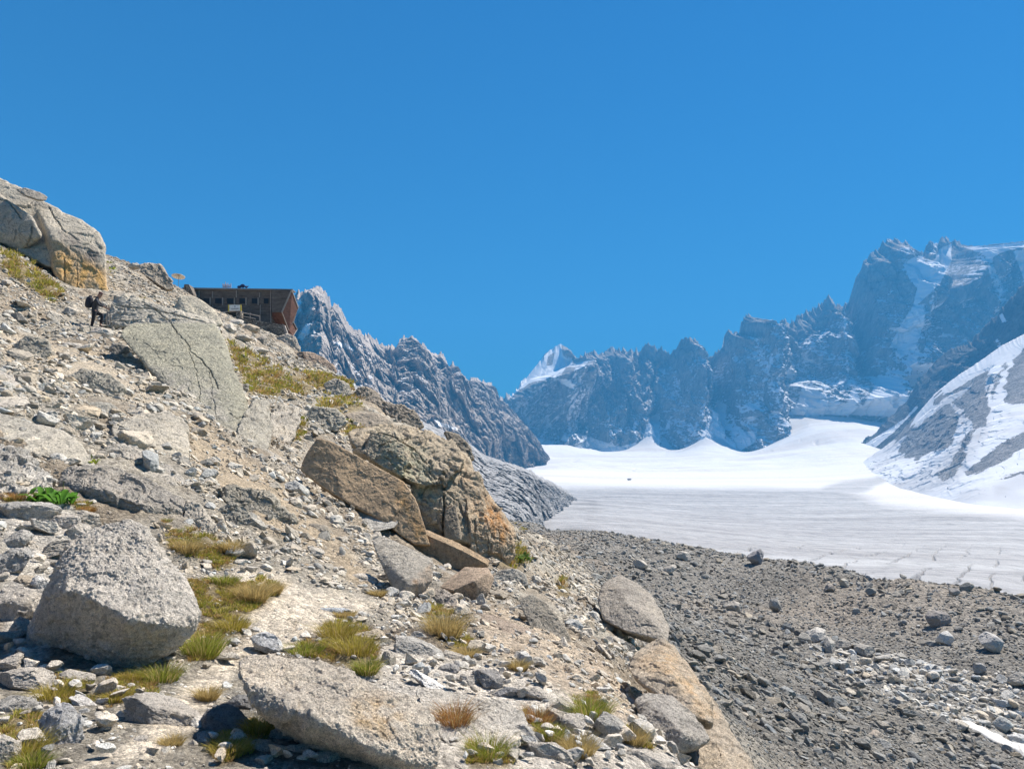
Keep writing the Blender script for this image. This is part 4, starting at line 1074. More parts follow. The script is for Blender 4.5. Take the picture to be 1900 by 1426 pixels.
hero('boulder', 'grey ledge block between the mossy hollow and the upper edge of the brown slab',
     [[(560, 770, 8), (585, 752, 24), (625, 760, 24), (645, 782, 8), (625, 800, -8), (585, 795, -12)]], base=(605, 800), mat='rock', tint=(0.38, 0.355, 0.3), level=6, thick=30, rough=0.8, blocky=0.6)
hero('boulder', 'pale block just under the hut slope beside the grassy bank',
     [[(600, 712, 6), (620, 700, 16), (648, 712, 16), (655, 730, 2), (635, 738, -8), (608, 732, -8)]], base=(632, 738), mat='rock', tint=(0.37, 0.34, 0.29), level=6, thick=26, rough=0.8, blocky=0.6)
# ---- rocks under the hut
hero('boulder', 'rounded grey boulder with domed top under the right end of the hut',
     [[(508, 645, 0), (514, 625, 12), (532, 617, 16), (548, 624, 14), (558, 645, 6), (556, 668, -6), (540, 668, -10), (520, 655, -10)]], Y=90, mat='rock', tint=(0.37, 0.33, 0.28), level=6, thick=36, rough=0.8, blocky=0.4)
hero('boulder', 'fissured brown rock pillar below the domed boulder under the hut',
     [[(540, 655, 4), (565, 652, 8), (578, 672, 4), (585, 700, -2), (565, 700, -10), (545, 690, -10)]], Y=88, mat='cliff', tint=(0.34, 0.28, 0.22), level=6, thick=40, crack=1.0, blocky=1.0)
hero('boulder', 'long brown boulder jutting right over a snow streak, below the hut',
     [[(560, 652, 2), (575, 652, 8), (600, 662, 8), (620, 678, 6), (626, 690, 0), (616, 698, -8), (598, 692, -10), (570, 672, -8)]], Y=86, mat='rock', tint=(0.34, 0.26, 0.2), level=6, thick=30, rough=0.7)
for lb, x, y, w, h, t in [('shaded brown rock directly below the terrace wall of the hut', 460, 612, 38, 20, (0.33, 0.28, 0.22)), ('pale rock left of the terrace wall, below the hut sign', 437, 600, 30, 14, PALE),
                          ('grey rock between the shaded brown rock and the grassy patch', 448, 628, 36, 18, GREY), ('flat grey rock in the upper grass near a curved pipe', 478, 650, 36, 14, GREY),
                          ('small dark rock left of the domed boulder', 486, 634, 22, 20, DARK), ('whitish rock above the biggest slab, under the hut terrace', 425, 612, 26, 20, PALE)]:
    blob(lb, x, y, w * 1.15, h * 1.2, tint=t, level=5)

# ---- outcrops on the right edge of our slope
hero('rock_outcrop', 'rounded grey rock hump with a dark dimple where the slope meets the gully',
     [[(1108, 1110, 30), (1120, 1078, 60), (1150, 1066, 70), (1180, 1080, 60), (1210, 1105, 45), (1232, 1140, 20), (1243, 1165, 5), (1240, 1192, -10), (1200, 1180, -30), (1160, 1172, -30), (1120, 1150, -10), (1165, 1120, -90), (1200, 1140, -80), (1150, 1095, -50)]],
     Y=17, lie=(1.9, 0.0), mat='rock', tint=(0.36, 0.33, 0.29), level=7, thick=150, rough=0.75, cat='rock outcrop', stains_shade=[([(1130, 1090), (1160, 1085), (1175, 1100), (1150, 1110)], (0.2, 0.18, 0.16), 8, 0.6)])  # shade of the dimple is painted as a dark patch, no hollow modelled
hero('rock_outcrop', 'large smooth orange tinted outcrop on the slope edge at the lower right centre',
     [[(1158, 1238, 30), (1172, 1215, 60), (1200, 1192, 80), (1232, 1182, 85), (1262, 1212, 70), (1298, 1262, 50), (1324, 1310, 30), (1330, 1345, 5), (1280, 1330, -30), (1220, 1290, -30), (1180, 1262, -10), (1235, 1235, -80), (1270, 1280, -90)],
      [(1240, 1290, 30), (1300, 1262, 50), (1326, 1308, 35), (1352, 1352, 15), (1380, 1395, 0), (1420, 1450, -15), (1440, 1500, -30), (1330, 1480, -60), (1270, 1400, -40), (1240, 1330, -10), (1310, 1340, -90), (1350, 1420, -110)]],
     Y=8.6, lie=(1.9, 0.0), mat='rock', tint=(0.46, 0.4, 0.325), level=7, thick=160, rough=0.55, cat='rock outcrop', blocky=0.5, power=26,
     stains_shade=[([(1180, 1230), (1240, 1190), (1300, 1270), (1330, 1330), (1300, 1330), (1240, 1260)], (0.52, 0.37, 0.22), 20, 0.45)])
hero('rock_outcrop', 'grey blunt rock in front of the orange tinted outcrop, dark under its edge',
     [[(1178, 1300, 10), (1195, 1284, 30), (1250, 1290, 40), (1290, 1330, 25), (1320, 1370, 10), (1300, 1385, -10), (1255, 1395, -20), (1215, 1372, -25), (1188, 1335, -15), (1235, 1325, -90), (1270, 1360, -95)]],
     Y=8.0, lie=(1.5, 0.0), mat='rock', tint=(0.41, 0.385, 0.35), level=7, thick=110, rough=0.6, cat='rock outcrop', blocky=0.4)
hero('rock_slab', 'reddish brown sloping slab beneath the brown wedge shaped block',
     [[(838, 1142, 10), (860, 1133, 30), (920, 1142, 35), (985, 1168, 25), (1020, 1195, 5), (1010, 1210, -8), (950, 1204, -18), (880, 1180, -20), (850, 1165, -10)]],
     lie=0.4, base=(960, 1208), mat='rock', tint=(0.39, 0.32, 0.26), level=7, thick=40, rough=0.6, cat='rock slab', blocky=0.4)
hero('rock_outcrop', 'rounded grey brown hump above the reddish sloping slab',
     [[(960, 1110, 20), (985, 1100, 30), (1015, 1118, 30), (1045, 1155, 18), (1064, 1195, 0), (1062, 1212, -10), (1025, 1200, -14), (985, 1165, -14)]],
     base=(1060, 1212), mat='rock', tint=(0.42, 0.38, 0.32), level=7, thick=50, rough=0.6, cat='rock outcrop')
hero('boulder', 'rounded grey boulder on the slope edge right of the brown wedge shaped block',
     [[(915, 1070, 5), (925, 1058, 14), (955, 1055, 18), (975, 1065, 12), (982, 1085, 0), (960, 1092, -8), (925, 1090, -10)]], base=(950, 1094), mat='rock', tint=(0.38, 0.36, 0.32), level=6, thick=30)
hero('rock_slab', 'broad rough pale bedrock between the cream boulder and the bottom edge',
     [[(765, 1262, 40), (840, 1282, 50), (905, 1288, 50), (978, 1308, 30), (985, 1345, 0), (960, 1385, -20), (880, 1395, -30), (825, 1370, -30), (780, 1310, -10)]],
     lie=0.6, sink=0.03, base=(900, 1398), mat='near_rock', tint=(0.53, 0.5, 0.45), level=8, thick=40, rough=0.7, cat='rock slab', blocky=0.25, power=22)

hero('rock_slab', 'wide rough white bedrock shelf running to the bottom edge right of centre',
     [[(930, 1400, 0), (1000, 1352, 0), (1080, 1352, 0), (1180, 1378, 0), (1270, 1400, 0), (1350, 1440, 0), (1380, 1500, 0), (1100, 1520, -20), (900, 1480, -20)]],
     lie=0.95, sink=0.06, base=(1150, 1424), mat='near_rock', tint=(0.52, 0.49, 0.445), level=8, thick=30, rough=0.55, cat='rock slab', blocky=0.25, power=22)
# ---- free stones with a place of their own
NEAR = dict(mat='near_rock', level=6)
for lb, x, y, w, h, rot, t in [
    ('big flat grey stone topping the rock pile at the left edge', 48, 955, 125, 50, 3, COOL), ('cream stone on the rock pile behind the flat grey stone', 118, 972, 72, 44, 5, PALE),
    ('grey stone of the pile right under the orange grass', 158, 965, 78, 34, 12, GREY), ('pale squared stone of the pile touching the pyramid boulder', 140, 990, 46, 40, -5, PALE),
    ('long smooth stone lying level in the rock pile left of the pyramid boulder', 106, 1021, 98, 36, -8, GREY), ('stone with a knob in the rock pile at the left edge', 30, 1004, 60, 40, -8, COOL),
    ('tall dark grey stone at the left edge below the knobbed stone', 22, 1052, 80, 66, -30, (0.38, 0.37, 0.35)), ('small dark stone under the long smooth stone of the pile', 108, 1046, 44, 24, -15, GREY),
    ('brownish flat stone low in the rock pile', 45, 1082, 62, 28, 4, WARM), ('white pointed stone against the side of the pyramid boulder', 74, 1085, 32, 40, -35, (0.6, 0.59, 0.57)),
    ('large rough stone at the left edge beside the pyramid boulder', 25, 1130, 110, 80, 8, PALE), ('round rough stone touching the left side of the pyramid boulder', 33, 1168, 44, 46, 0, PALE), 
    ('pale stone at the left edge in the shade of the pyramid boulder', 18, 1232, 60, 40, 4, PALE), ('low pale rock in front of the pyramid boulder at the left', 48, 1265, 108, 46, 0, PALE),
    ('low whitish rock just right of the low pale rock, in the boulder shadow', 148, 1256, 78, 26, 6, PALE), ('grey rock at the left edge below the low pale rock', 38, 1310, 80, 42, 3, COOL),
    ('speckled upright grey rock standing in the grass at lower left', 112, 1355, 84, 88, 0, (0.46, 0.46, 0.46)), ('pale slanted rock in the bottom left corner', 8, 1400, 60, 70, -40, PALE),
    ('thin white stone flake lying on moss at lower left', 158, 1306, 62, 16, 32, (0.62, 0.6, 0.57)), ('wedge rock pointing right on the sand left of the dark hollow', 300, 1330, 150, 60, 22, (0.45, 0.42, 0.38)),
    ('small stone below the wedge rock on the sand', 262, 1376, 30, 22, 0, PALE), ('small stone on sand right of the wedge rock', 355, 1382, 22, 18, -10, PALE),
    ('pale bluish block on the path above the cream boulder', 497, 1196, 66, 40, 10, (0.53, 0.54, 0.55)), ('flat cream stone lying on the path beside the cream boulder', 423, 1218, 46, 15, 0, PALE),
    ('small white stone left of the pale bluish block', 474, 1170, 28, 16, 0, (0.6, 0.58, 0.55)), ('flat blue grey stone set in the path', 620, 1133, 58, 16, 6, (0.4, 0.43, 0.46)),
    ('rounded beige rock nestled in grass right of the path', 688, 1184, 74, 40, 5, WARM), ('long grey rock at the head of the stone jumble', 772, 1210, 110, 44, 18, COOL),
    ('flat grey plate behind the long grey rock', 780, 1188, 44, 24, 30, COOL), ('stone next to the right end of the long grey rock', 842, 1222, 52, 28, 8, GREY),
    ('white elongated stone lying like a log above the pale bedrock', 797, 1269, 84, 20, 31, (0.78, 0.77, 0.75)), ('knobbly stone between grass and the long grey rock', 718, 1232, 36, 44, 0, GREY),
    ('squat faceted stone in the middle of the stone jumble', 872, 1263, 38, 26, 12, PALE), ('dark stone in the middle of the stone jumble', 905, 1262, 60, 42, 10, (0.3, 0.29, 0.28)),
    ('round dark stone at the left of the stone jumble', 830, 1246, 44, 28, -10, (0.33, 0.32, 0.31)), ('flat slaty stone at the right of the jumble', 940, 1284, 52, 18, -8, (0.33, 0.33, 0.33)),
    ('upright grey boulder under the overhang of the cream boulder', 534, 1366, 60, 56, 35, (0.4, 0.385, 0.35)), ('pale squat stone between two others at the bottom centre left', 540, 1398, 66, 40, -14, PALE),
    ('dark rounded boulder under the overhang of the cream boulder', 616, 1388, 66, 52, 25, (0.3, 0.29, 0.265)), ('light rounded stone at the bottom edge below the overhang', 603, 1412, 62, 34, -6, (0.52, 0.5, 0.46)),
    ('slanting grey stone leaning on the cream boulder at the bottom edge', 738, 1410, 70, 34, 38, COOL), ('grey stone at bottom left of the upright grey boulder', 480, 1390, 56, 36, 10, GREY),
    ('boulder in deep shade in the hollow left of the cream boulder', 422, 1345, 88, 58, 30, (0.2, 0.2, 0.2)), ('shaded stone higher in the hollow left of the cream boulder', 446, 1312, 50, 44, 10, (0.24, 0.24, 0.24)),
    ('bumpy white rock right of the rust coloured tuft', 1066, 1345, 50, 40, 0, PALE), ('angular grey rock with a shaded front, bottom right of the pale bedrock', 1130, 1352, 84, 46, 28, COOL),
    ('rounded white rock near the bottom right of the ledge', 1105, 1384, 54, 34, 10, (0.56, 0.55, 0.53)), ('big white rock at the bottom edge right of the green tuft', 1020, 1400, 90, 46, 6, PALE),
    ('dark notch stone right of the pale bedrock', 975, 1366, 60, 38, 8, (0.4, 0.39, 0.37)), ('pale rock above the rust coloured tuft', 1042, 1312, 46, 26, 0, PALE), ('low white rock at the bottom edge, far right of the near ledge', 1205, 1412, 90, 34, 18, PALE),
    ('grey rock with flat top behind the pale bedrock', 1000, 1290, 60, 28, 12, PALE),
    ]:
    blob(lb, x, y, w, h, rot, t, seed=None, **NEAR)
for lb, x, y, w, h, rot, t in [
    ('brown shadowed stone with flat top on the slope below the footpath bend', 592, 990, 48, 36, 10, (0.4, 0.36, 0.3)), ('stone right of the brown shadowed stone near the footpath', 630, 1008, 26, 30, 20, GREY),
    ('white topped rock with dark hollow front beside the path', 668, 1082, 66, 36, 5, PALE), ('dark pitted rock left of the white topped rock', 628, 1062, 28, 24, 0, (0.22, 0.18, 0.14)),
    ('small brown upright flake on the slope', 565, 1056, 26, 20, 20, BROWN), ('stone on the slope edge below the slab, on dark gravel', 1105, 1198, 28, 26, 0, (0.38, 0.37, 0.35)),
    ('larger stone above the orange outcrop, on dark gravel', 1132, 1196, 34, 30, 5, (0.35, 0.34, 0.32)), ('pale stone left of the two stones on dark gravel', 1084, 1210, 26, 22, 30, GREY),
    ('flat stone half way down the slope edge gravel', 1120, 1256, 38, 18, 6, GREY), ('pale long stone under the squared grey rock near the footpath', 500, 846, 60, 24, 22, GREY),
    ('broken pale ledge stone below the pale long stone', 470, 870, 36, 14, 20, PALE), ('pale rock on the path where the hiker stands', 185, 618, 44, 22, 5, PALE),
    ('grey rock just right of the hiker', 207, 602, 26, 18, 10, GREY), ('shaded block on the slope left of the hiker', 134, 580, 34, 26, 20, GREY), ('pale stone below the hiker', 140, 645, 60, 18, 10, PALE),
    ('grey boulder at the top of the left grassy bank', 10, 525, 22, 18, 0, GREY), ('slanted grey block left of the hiker on rubble', 100, 590, 44, 24, 35, GREY)]:
    blob(lb, x, y, w, h, rot, t, level=5)

# ---- boulders on the moraine
for lb, x, y, w, h, rot, t in [
    ('large dark boulder standing on the moraine crest against the ice', 1405, 1046, 32, 34, 15, (0.2, 0.2, 0.21)), ('pale boulder on the moraine crest left of the large dark boulder', 1268, 1037, 30, 18, 10, (0.36, 0.34, 0.31)),
    ('small brown boulder between the two crest boulders', 1334, 1044, 14, 10, 0, (0.3, 0.27, 0.22)), ('largest dark boulder on the moraine slope at right', 1741, 1160, 44, 30, -12, (0.2, 0.19, 0.185)),
    ('white angular boulder just below the largest dark moraine boulder', 1754, 1198, 30, 26, -35, (0.45, 0.45, 0.44)), ('large rounded boulder near the right edge of the moraine', 1842, 1218, 46, 34, 0, (0.34, 0.335, 0.33)),
    ('dark stone below left of the large rounded moraine boulder', 1817, 1252, 22, 20, 0, (0.25, 0.25, 0.25)), ('flat pale boulder lying across the gully floor', 1515, 1193, 48, 26, -18, (0.37, 0.36, 0.34)),
    ('upright slab leaning beside the flat pale gully boulder', 1539, 1211, 22, 30, 20, (0.3, 0.29, 0.27)), ('grey brown boulder in the gully right of the upright slab', 1606, 1219, 36, 26, -10, (0.28, 0.27, 0.25)),
    ('dark boulder of triangular shape on the crest at right', 1795, 1098, 26, 16, -5, (0.19, 0.19, 0.18)), ('grey boulder on the crest near the triangular dark one', 1772, 1108, 20, 16, 10, (0.26, 0.25, 0.24)),
    ('squared pale boulder above the old snow strip', 1863, 1352, 40, 28, 4, (0.36, 0.37, 0.36)), ('reddish boulder on dark scree left of the snow strip', 1624, 1362, 34, 20, 0, (0.33, 0.29, 0.25)),
    ('grey boulder under the reddish one on dark scree', 1636, 1380, 36, 20, 12, (0.3, 0.3, 0.29)), ('tall shaded boulder high on the left part of the moraine slope', 1439, 1130, 24, 28, -30, (0.27, 0.265, 0.25)),
    ('square topped boulder on the left part of the moraine slope', 1363, 1142, 34, 20, 6, (0.3, 0.285, 0.26)), ('boulder on the moraine slope below the crest centre', 1568, 1092, 18, 18, 0, (0.32, 0.31, 0.28)),
    ('rounded boulder at the head of the gully', 1190, 1062, 30, 16, 8, (0.36, 0.34, 0.31)), ('low boulder right of the head of the gully', 1245, 1072, 30, 16, -20, (0.34, 0.32, 0.29)), ('squat dark boulder low in the gully', 1350, 1176, 26, 16, 0, (0.26, 0.25, 0.23)),
    ('brown boulder mid way up the moraine slope', 1540, 1106, 24, 14, -15, (0.24, 0.22, 0.2)), ('dark boulder mid way up the moraine slope right of the brown one', 1616, 1112, 20, 16, 0, (0.22, 0.215, 0.2)),
    ('pale boulder on the snow strip edge at the right border', 1890, 1374, 40, 24, 20, (0.4, 0.41, 0.41))]:
    blob(lb, x, y, w, h, rot, t, mat='moraine_stone', level=5)

# ---- a strip of old snow in the gully and a tiny rock on the far glacier
g2 = []
for u, v in [(1768, 1341), (1790, 1343), (1830, 1362), (1880, 1380), (1940, 1398), (2000, 1420), (2000, 1470), (1940, 1440), (1900, 1412), (1850, 1388), (1800, 1365)]:
    Yh = float(hit(u, v)[0]); g2.append(P(u, v, Yh))
g2 = np.array(g2); cen = g2.mean(0)
rings = []
for s in np.linspace(1, 0.02, 14):
    q = cen + (g2 - cen) * s
    q2 = np.concatenate([q + (np.roll(q, -1, 0) - q) * t for t in (0, 0.25, 0.5, 0.75)]).reshape(4, -1, 3).transpose(1, 0, 2).reshape(-1, 3)
    q2[:, :2] += 0.5 * np.stack([fbm(q2 / 2, 3, 3), fbm(q2 / 2, 3, 4)], 1) * s
    q2[:, 2] = np.maximum(hill_z(q2[:, 0], q2[:, 1]), hill_base(q2[:, 0], q2[:, 1])) + 0.32 * (1 - s ** 3) - 0.3 * (s > 0.99) + 0.06 * fbm(q2, 2, 8)
    rings.append(q2)
nr = len(rings[0])
fs = []
for i in range(len(rings) - 1):
    for j in range(nr):
        fs.append((i * nr + j, i * nr + (j + 1) % nr, (i + 1) * nr + (j + 1) % nr, (i + 1) * nr + j))
sm, nt, b = new_mat('old_snow')
b.inputs['Base Color'].default_value = (0.62, 0.6, 0.56, 1)
b.inputs['Roughness'].default_value = 0.7
tcs = nt.nodes.new('ShaderNodeTexCoord')
bump(nt, b, noise_n(nt, tcs.outputs['Object'], 3, 5), 0.4, 0.2)
M['snow'] = sm
tag(mesh_obj('snow_patch', np.concatenate(rings), fs, sm), 'narrow strip of old snow in the gully at the right edge', kind='structure')
far = blob('tiny dark rock alone on the far white snowfield', 1168, 889, 9, 4, 0, (0.2, 0.19, 0.18), mat='moraine_stone', level=4, Y=2250)
# ------------------------------------------------------------------ loose stones
rs = np.random.RandomState(4)

def stone_proto(level, seed, cuts=12, shape=(1.0, 0.75, 0.5), rough=0.6):
    r = np.random.RandomState(seed)
    v, f = ico(level)
    v = v.copy()
    for i in range(cuts):
        n = r.normal(size=3); n /= np.linalg.norm(n)
        d = v @ n - r.uniform(0.35, 0.8)
        v = v - np.clip(d, 0, None)[:, None] * n
    v /= np.abs(v).max(0)
    if rough: v = craggy(v, f, 2.0, seed, rough, blocky=0.4 if level > 3 else 0)
    s = np.array(shape) * r.uniform(0.8, 1.15, 3)
    v = v * s / s.max() * 0.5
    return v, f

LOW = [stone_proto(2, 100 + i, 7, (1, 0.75, 0.36 + 0.05 * (i % 5)), 0.0) for i in range(14)]
TINY = []
for i in range(12):
    r_ = np.random.RandomState(500 + i); v_, f_ = ico(1)
    v_ = v_ * r_.uniform(0.55, 1.0, (len(v_), 1)) * np.array([1, 0.75, 0.4 + 0.04 * (i % 5)])
    TINY.append((v_ / np.abs(v_).max() * 0.5, f_))
MID = [stone_proto(3, 200 + i, 10, (1, 0.75, 0.4 + 0.06 * (i % 4)), 0.8) for i in range(12)]
HIGH = [stone_proto(5, 300 + i, 12, (1, 0.8, 0.42 + 0.07 * (i % 4)), 0.9) for i in range(10)]

NS = 330000
EX = []
a_ = rs.uniform(-0.85, 0.8, NS)
l_ = rs.uniform(math.log(APEX + 2.6), math.log(APEX + 205), NS)
yy = np.exp(l_); SY = yy - APEX; SX = a_ * yy
SZ = hill_base(SX, SY)
SP_ = np.stack([SX, SY, SZ], 1)
SU, SV = proj(SP_)
dist = SY
mor = (smooth(SX - 0.06 * SY, 1.2, 3.5) * smooth(SY, 9, 16) > 0.5) | ((SY > 95) & (SX > -2))
# places where bigger stones lie heaped
for poly, cnt, lo_, hi_ in (([(690, 1185), (860, 1195), (1000, 1245), (1020, 1300), (820, 1275), (700, 1250)], 95, 17, 46), ([(985, 1325), (1250, 1365), (1400, 1422), (860, 1424), (960, 1385)], 80, 20, 64),
                            ([(0, 925), (150, 945), (170, 1010), (95, 1110), (50, 1230), (0, 1250)], 70, 24, 74), ([(380, 1365), (640, 1395), (760, 1422), (400, 1424)], 14, 22, 50), ([(560, 1040), (720, 1060), (740, 1130), (620, 1110)], 22, 14, 30),
                            ([(0, 1240), (170, 1250), (230, 1310), (200, 1420), (0, 1424)], 34, 20, 66), ([(620, 745), (760, 800), (700, 860), (560, 800)], 40, 12, 26), ([(950, 1060), (1120, 1150), (1160, 1230), (1060, 1210)], 30, 12, 26),
                            ([(1480, 1195), (1900, 1270), (1900, 1365), (1790, 1350), (1600, 1280)], 170, 15, 36), ([(260, 560), (420, 620), (520, 650), (640, 690), (560, 700), (440, 640)], 40, 7, 16), ([(20, 560), (220, 640), (320, 760), (150, 740), (0, 660)], 90, 13, 60), ([(0, 690), (350, 770), (345, 900), (120, 870), (0, 780)], 60, 18, 80), ([(470, 730), (640, 720), (720, 780), (560, 790)], 40, 9, 24), ([(400, 590), (560, 660), (640, 700), (480, 640)], 26, 9, 24), ([(210, 500), (330, 545), (400, 590), (260, 560)], 40, 7, 18),
                            ([(360, 800), (560, 920), (680, 1040), (560, 1060), (400, 960)], 70, 13, 52), ([(220, 910), (420, 1000), (520, 1080), (460, 1080), (400, 1010)], 40, 16, 60)):
    r_ = np.random.RandomState(int(poly[0][0]) + cnt)
    xs = [q[0] for q in poly]; ys = [q[1] for q in poly]; got = []
    for _ in range(cnt * 60):
        if len(got) >= cnt: break
        u_, v_ = r_.uniform(min(xs), max(xs)), r_.uniform(min(ys), max(ys))
        s_ = lo_ * (hi_ / lo_) ** (r_.uniform() ** 1.8)
        if inside(np.array([u_]), np.array([v_]), poly)[0] and all(math.hypot(u_ - a_1, (v_ - b_1) * 1.6) > 0.35 * (s_ + c_1) for a_1, b_1, c_1 in got): got.append((u_, v_, s_))
    g_ = np.array(got); Yh_ = hit(g_[:, 0], g_[:, 1]); ok_ = np.isfinite(Yh_); g_ = g_[ok_]; Yh_ = Yh_[ok_]
    EX.append(np.stack([ray(g_[:, 0], g_[:, 1])[0] * Yh_, Yh_, g_[:, 2]], 1))
EX = np.concatenate(EX)
SX = np.concatenate([SX, EX[:, 0]]); SY = np.concatenate([SY, EX[:, 1]]); NE = len(EX); NS = len(SX)
SZ = hill_base(SX, SY); SP_ = np.stack([SX, SY, SZ], 1); SU, SV = proj(SP_)
mor = (smooth(SX - 0.06 * SY, 1.2, 3.5) * smooth(SY, 9, 16) > 0.5) | ((SY > 95) & (SX > -2))
# the further the slope is tilted to the eye, the denser: keep what the area needs
q = rs.uniform(0, 1, NS)
spx = 3.8 * (1 - q * (1 - (3.8 / 40.0) ** 1.7)) ** (-1 / 1.7)
spx = np.where(mor & (SV < 1190), spx * 0.8, spx)
band = fbm(np.stack([(SX + 0.35 * SY) / 6, (SY - 0.3 * SX) / 28, 0 * SX], 1), 3, 57)
spx = np.where(mor & (band < -0.12), np.minimum(spx, 7), spx)
spx[NS - NE:] = EX[:, 2]
size = spx * SY / F
big = np.where(mor, 1.3, 0.42)
keep = size < big
keep &= spx > 3.2
keep &= ~(mor & (size < 0.1) & (SY > 60) & (rs.uniform(0, 1, NS) < 0.4))
clump = fbm(SP_ * np.array([0.7, 0.7, 0]) * (8 / np.maximum(SY, 8))[:, None] * 1.6, 3, 55)
keep &= rs.uniform(0, 1, NS) < np.where(mor, 0.62, 0.6 + 0.9 * np.clip(clump + 0.15, 0, 1)) * np.where(SY < 9, 0.55, 1.0)
for poly, _c in SAND:
    pen = 0.03 if poly[0] == (330, 1290) else (0.3 if poly[0] == (350, 790) else 0.45)
    m_ = inside(SU, SV, poly)
    keep &= ~(m_ & ((rs.uniform(0, 1, NS) > pen) | ((spx > 15) & (pen < 0.1))))
for poly in GRASS_POLYS:
    m_ = inside(SU, SV, poly)
    keep &= ~(m_ & (rs.uniform(0, 1, NS) > 0.25))
keep[NS - NE:] = True
for poly, Yh in HERO_OUTLINES:
    m_ = inside(SU, SV, poly) & (SY > Yh * 0.93) & (SY < Yh * 2.5)
    keep &= ~m_
# crest boulders on the ice side are out of sight anyway
idx = np.nonzero(keep)[0]
SX, SY, size, spx, SU, SV, mor = SX[idx], SY[idx], size[idx], spx[idx], SU[idx], SV[idx], mor[idx]
isx = np.arange(NS)[idx] >= NS - NE
SZ = hill_z(SX, SY) + np.where(isx & (SY < 9), 0.03, 0.0)
e = 0.3
nx = -(hill_base(SX + e, SY) - hill_base(SX - e, SY)) / (2 * e)
ny = -(hill_base(SX, SY + e) - hill_base(SX, SY - e)) / (2 * e)
NRM = np.stack([nx, ny, np.ones(len(nx))], 1); NRM /= np.linalg.norm(NRM, axis=1, keepdims=True)
n = len(SX)
jit = rs.normal(size=(n, 3)) * 0.33
NJ = NRM + jit; NJ /= np.linalg.norm(NJ, axis=1, keepdims=True)
ang = rs.uniform(0, 2 * math.pi, n)
# flakes tend to lie along the fall line
T0 = np.stack([np.cos(ang), np.sin(ang), np.zeros(n)], 1)
T1 = np.cross(NJ, T0); T1 /= np.linalg.norm(T1, axis=1, keepdims=True)
T2 = np.cross(T1, NJ)
ROTM = np.stack([T1, T2, NJ], 2)
near_pale = smooth(SY, 14, 6)[:, None]
base = np.where(mor[:, None], np.array([0.215, 0.21, 0.195]), np.array([0.38, 0.352, 0.305]) * (1 - near_pale) + np.array([0.47, 0.44, 0.39]) * near_pale)
pale_g = inside(SU, SV, [(1480, 1195), (1900, 1260), (1900, 1380), (1790, 1360), (1600, 1290)])[:, None]
base = np.where(pale_g, np.array([0.38, 0.37, 0.345]), base)
base = base * np.where(~mor & (SY > 50), 0.72, 1.0)[:, None]
shade = rs.normal(1.0, 0.22, n)[:, None]
warm = rs.normal(0, 0.05, n)[:, None]
TINT = np.clip(base * shade * (1 + warm * np.array([1, 0.1, -1.1])), 0.08, 0.75)
vis = (SU > 5) & (SU < 1895) & (SV > 330) & (SV < 1422)

def is_seen(i):
    Yh = hit(SU[i], SV[i] - spx[i] * 0.35)[0]
    return (not np.isfinite(Yh)) or Yh > SY[i] * 0.9

HILL_AREAS = [(40, 1020, 'in the rock pile at the left edge'), (60, 1300, 'among moss and grass at the lower left corner'), (280, 1390, 'on the sand near the bottom left'), (520, 1400, 'under the front of the cream boulder'),
    (660, 1160, 'beside the path above the cream boulder'), (800, 1240, 'in the stone jumble above the pale bedrock'), (980, 1250, 'on the gravel between reddish slab and ledge'), (1060, 1390, 'at the bottom edge right of the pale bedrock'),
    (1230, 1410, 'on the near ledge above the gully'), (1120, 1230, 'on the dark gravel left of the orange outcrop'), (440, 1020, 'on the rubble left of the path'), (560, 1060, 'where the path narrows up the slope'),
    (480, 900, 'on the slope left of the long brown slab'), (400, 830, 'on the brown footpath under the biggest slab'), (130, 700, 'on the scree left of the biggest slab'), (60, 600, 'on the rubble left of the hiker'),
    (250, 740, 'on the scree above the bedrock hump'), (230, 900, 'by the dark weathered boulder'), (260, 520, 'on the scree above the slabs near the skyline'), (500, 660, 'on the grassy bank below the hut'),
    (600, 760, 'around the mossy hollow above the brown slab'), (640, 950, 'along the foot of the long brown slab'), (1000, 1080, 'right of the fractured outcrop foot'), (700, 1060, 'beside the grey tilted slab')]
MOR_AREAS = [(1060, 1000, 'at the far narrow end of the moraine'), (1200, 1040, 'on the moraine left of the crest boulders'), (1400, 1090, 'on the moraine face below the large crest boulder'), (1600, 1110, 'on the upper moraine face'),
    (1800, 1140, 'on the moraine face near the right edge'), (1350, 1170, 'in the upper gully'), (1550, 1230, 'in the middle of the gully floor'), (1700, 1270, 'in the pale rubble of the lower gully'), (1850, 1290, 'in the gully above the snow strip'),
    (1350, 1260, 'on the dark scree right of the orange outcrop'), (1500, 1350, 'on the broad grey scree below the gully'), (1650, 1400, 'on the grey scree at the bottom edge'), (1100, 1080, 'on the scree left of the grey hump'), (1820, 1410, 'below the old snow strip'),
    (1250, 1110, 'right of the rounded grey hump')]

def words_for(i, shape):
    t = float(TINT[i].mean() / base[i].mean())
    w = 'pale' if t > 1.1 else ('dark' if t < 0.9 else 'grey')
    return w + ' ' + ('flat' if shape < 0.36 else ('squat' if shape < 0.46 else 'blocky'))

cand = np.nonzero(vis)[0]
order = cand[np.argsort(-spx[cand])]
chosen_h, chosen_m = [], []
for i in order:
    if len(chosen_h) >= 285 and len(chosen_m) >= 120: break
    if mor[i]:
        if len(chosen_m) < 120 and is_seen(i): chosen_m.append(i)
    elif len(chosen_h) < 285 and is_seen(i): chosen_h.append(i)
single = set(chosen_h) | set(chosen_m)

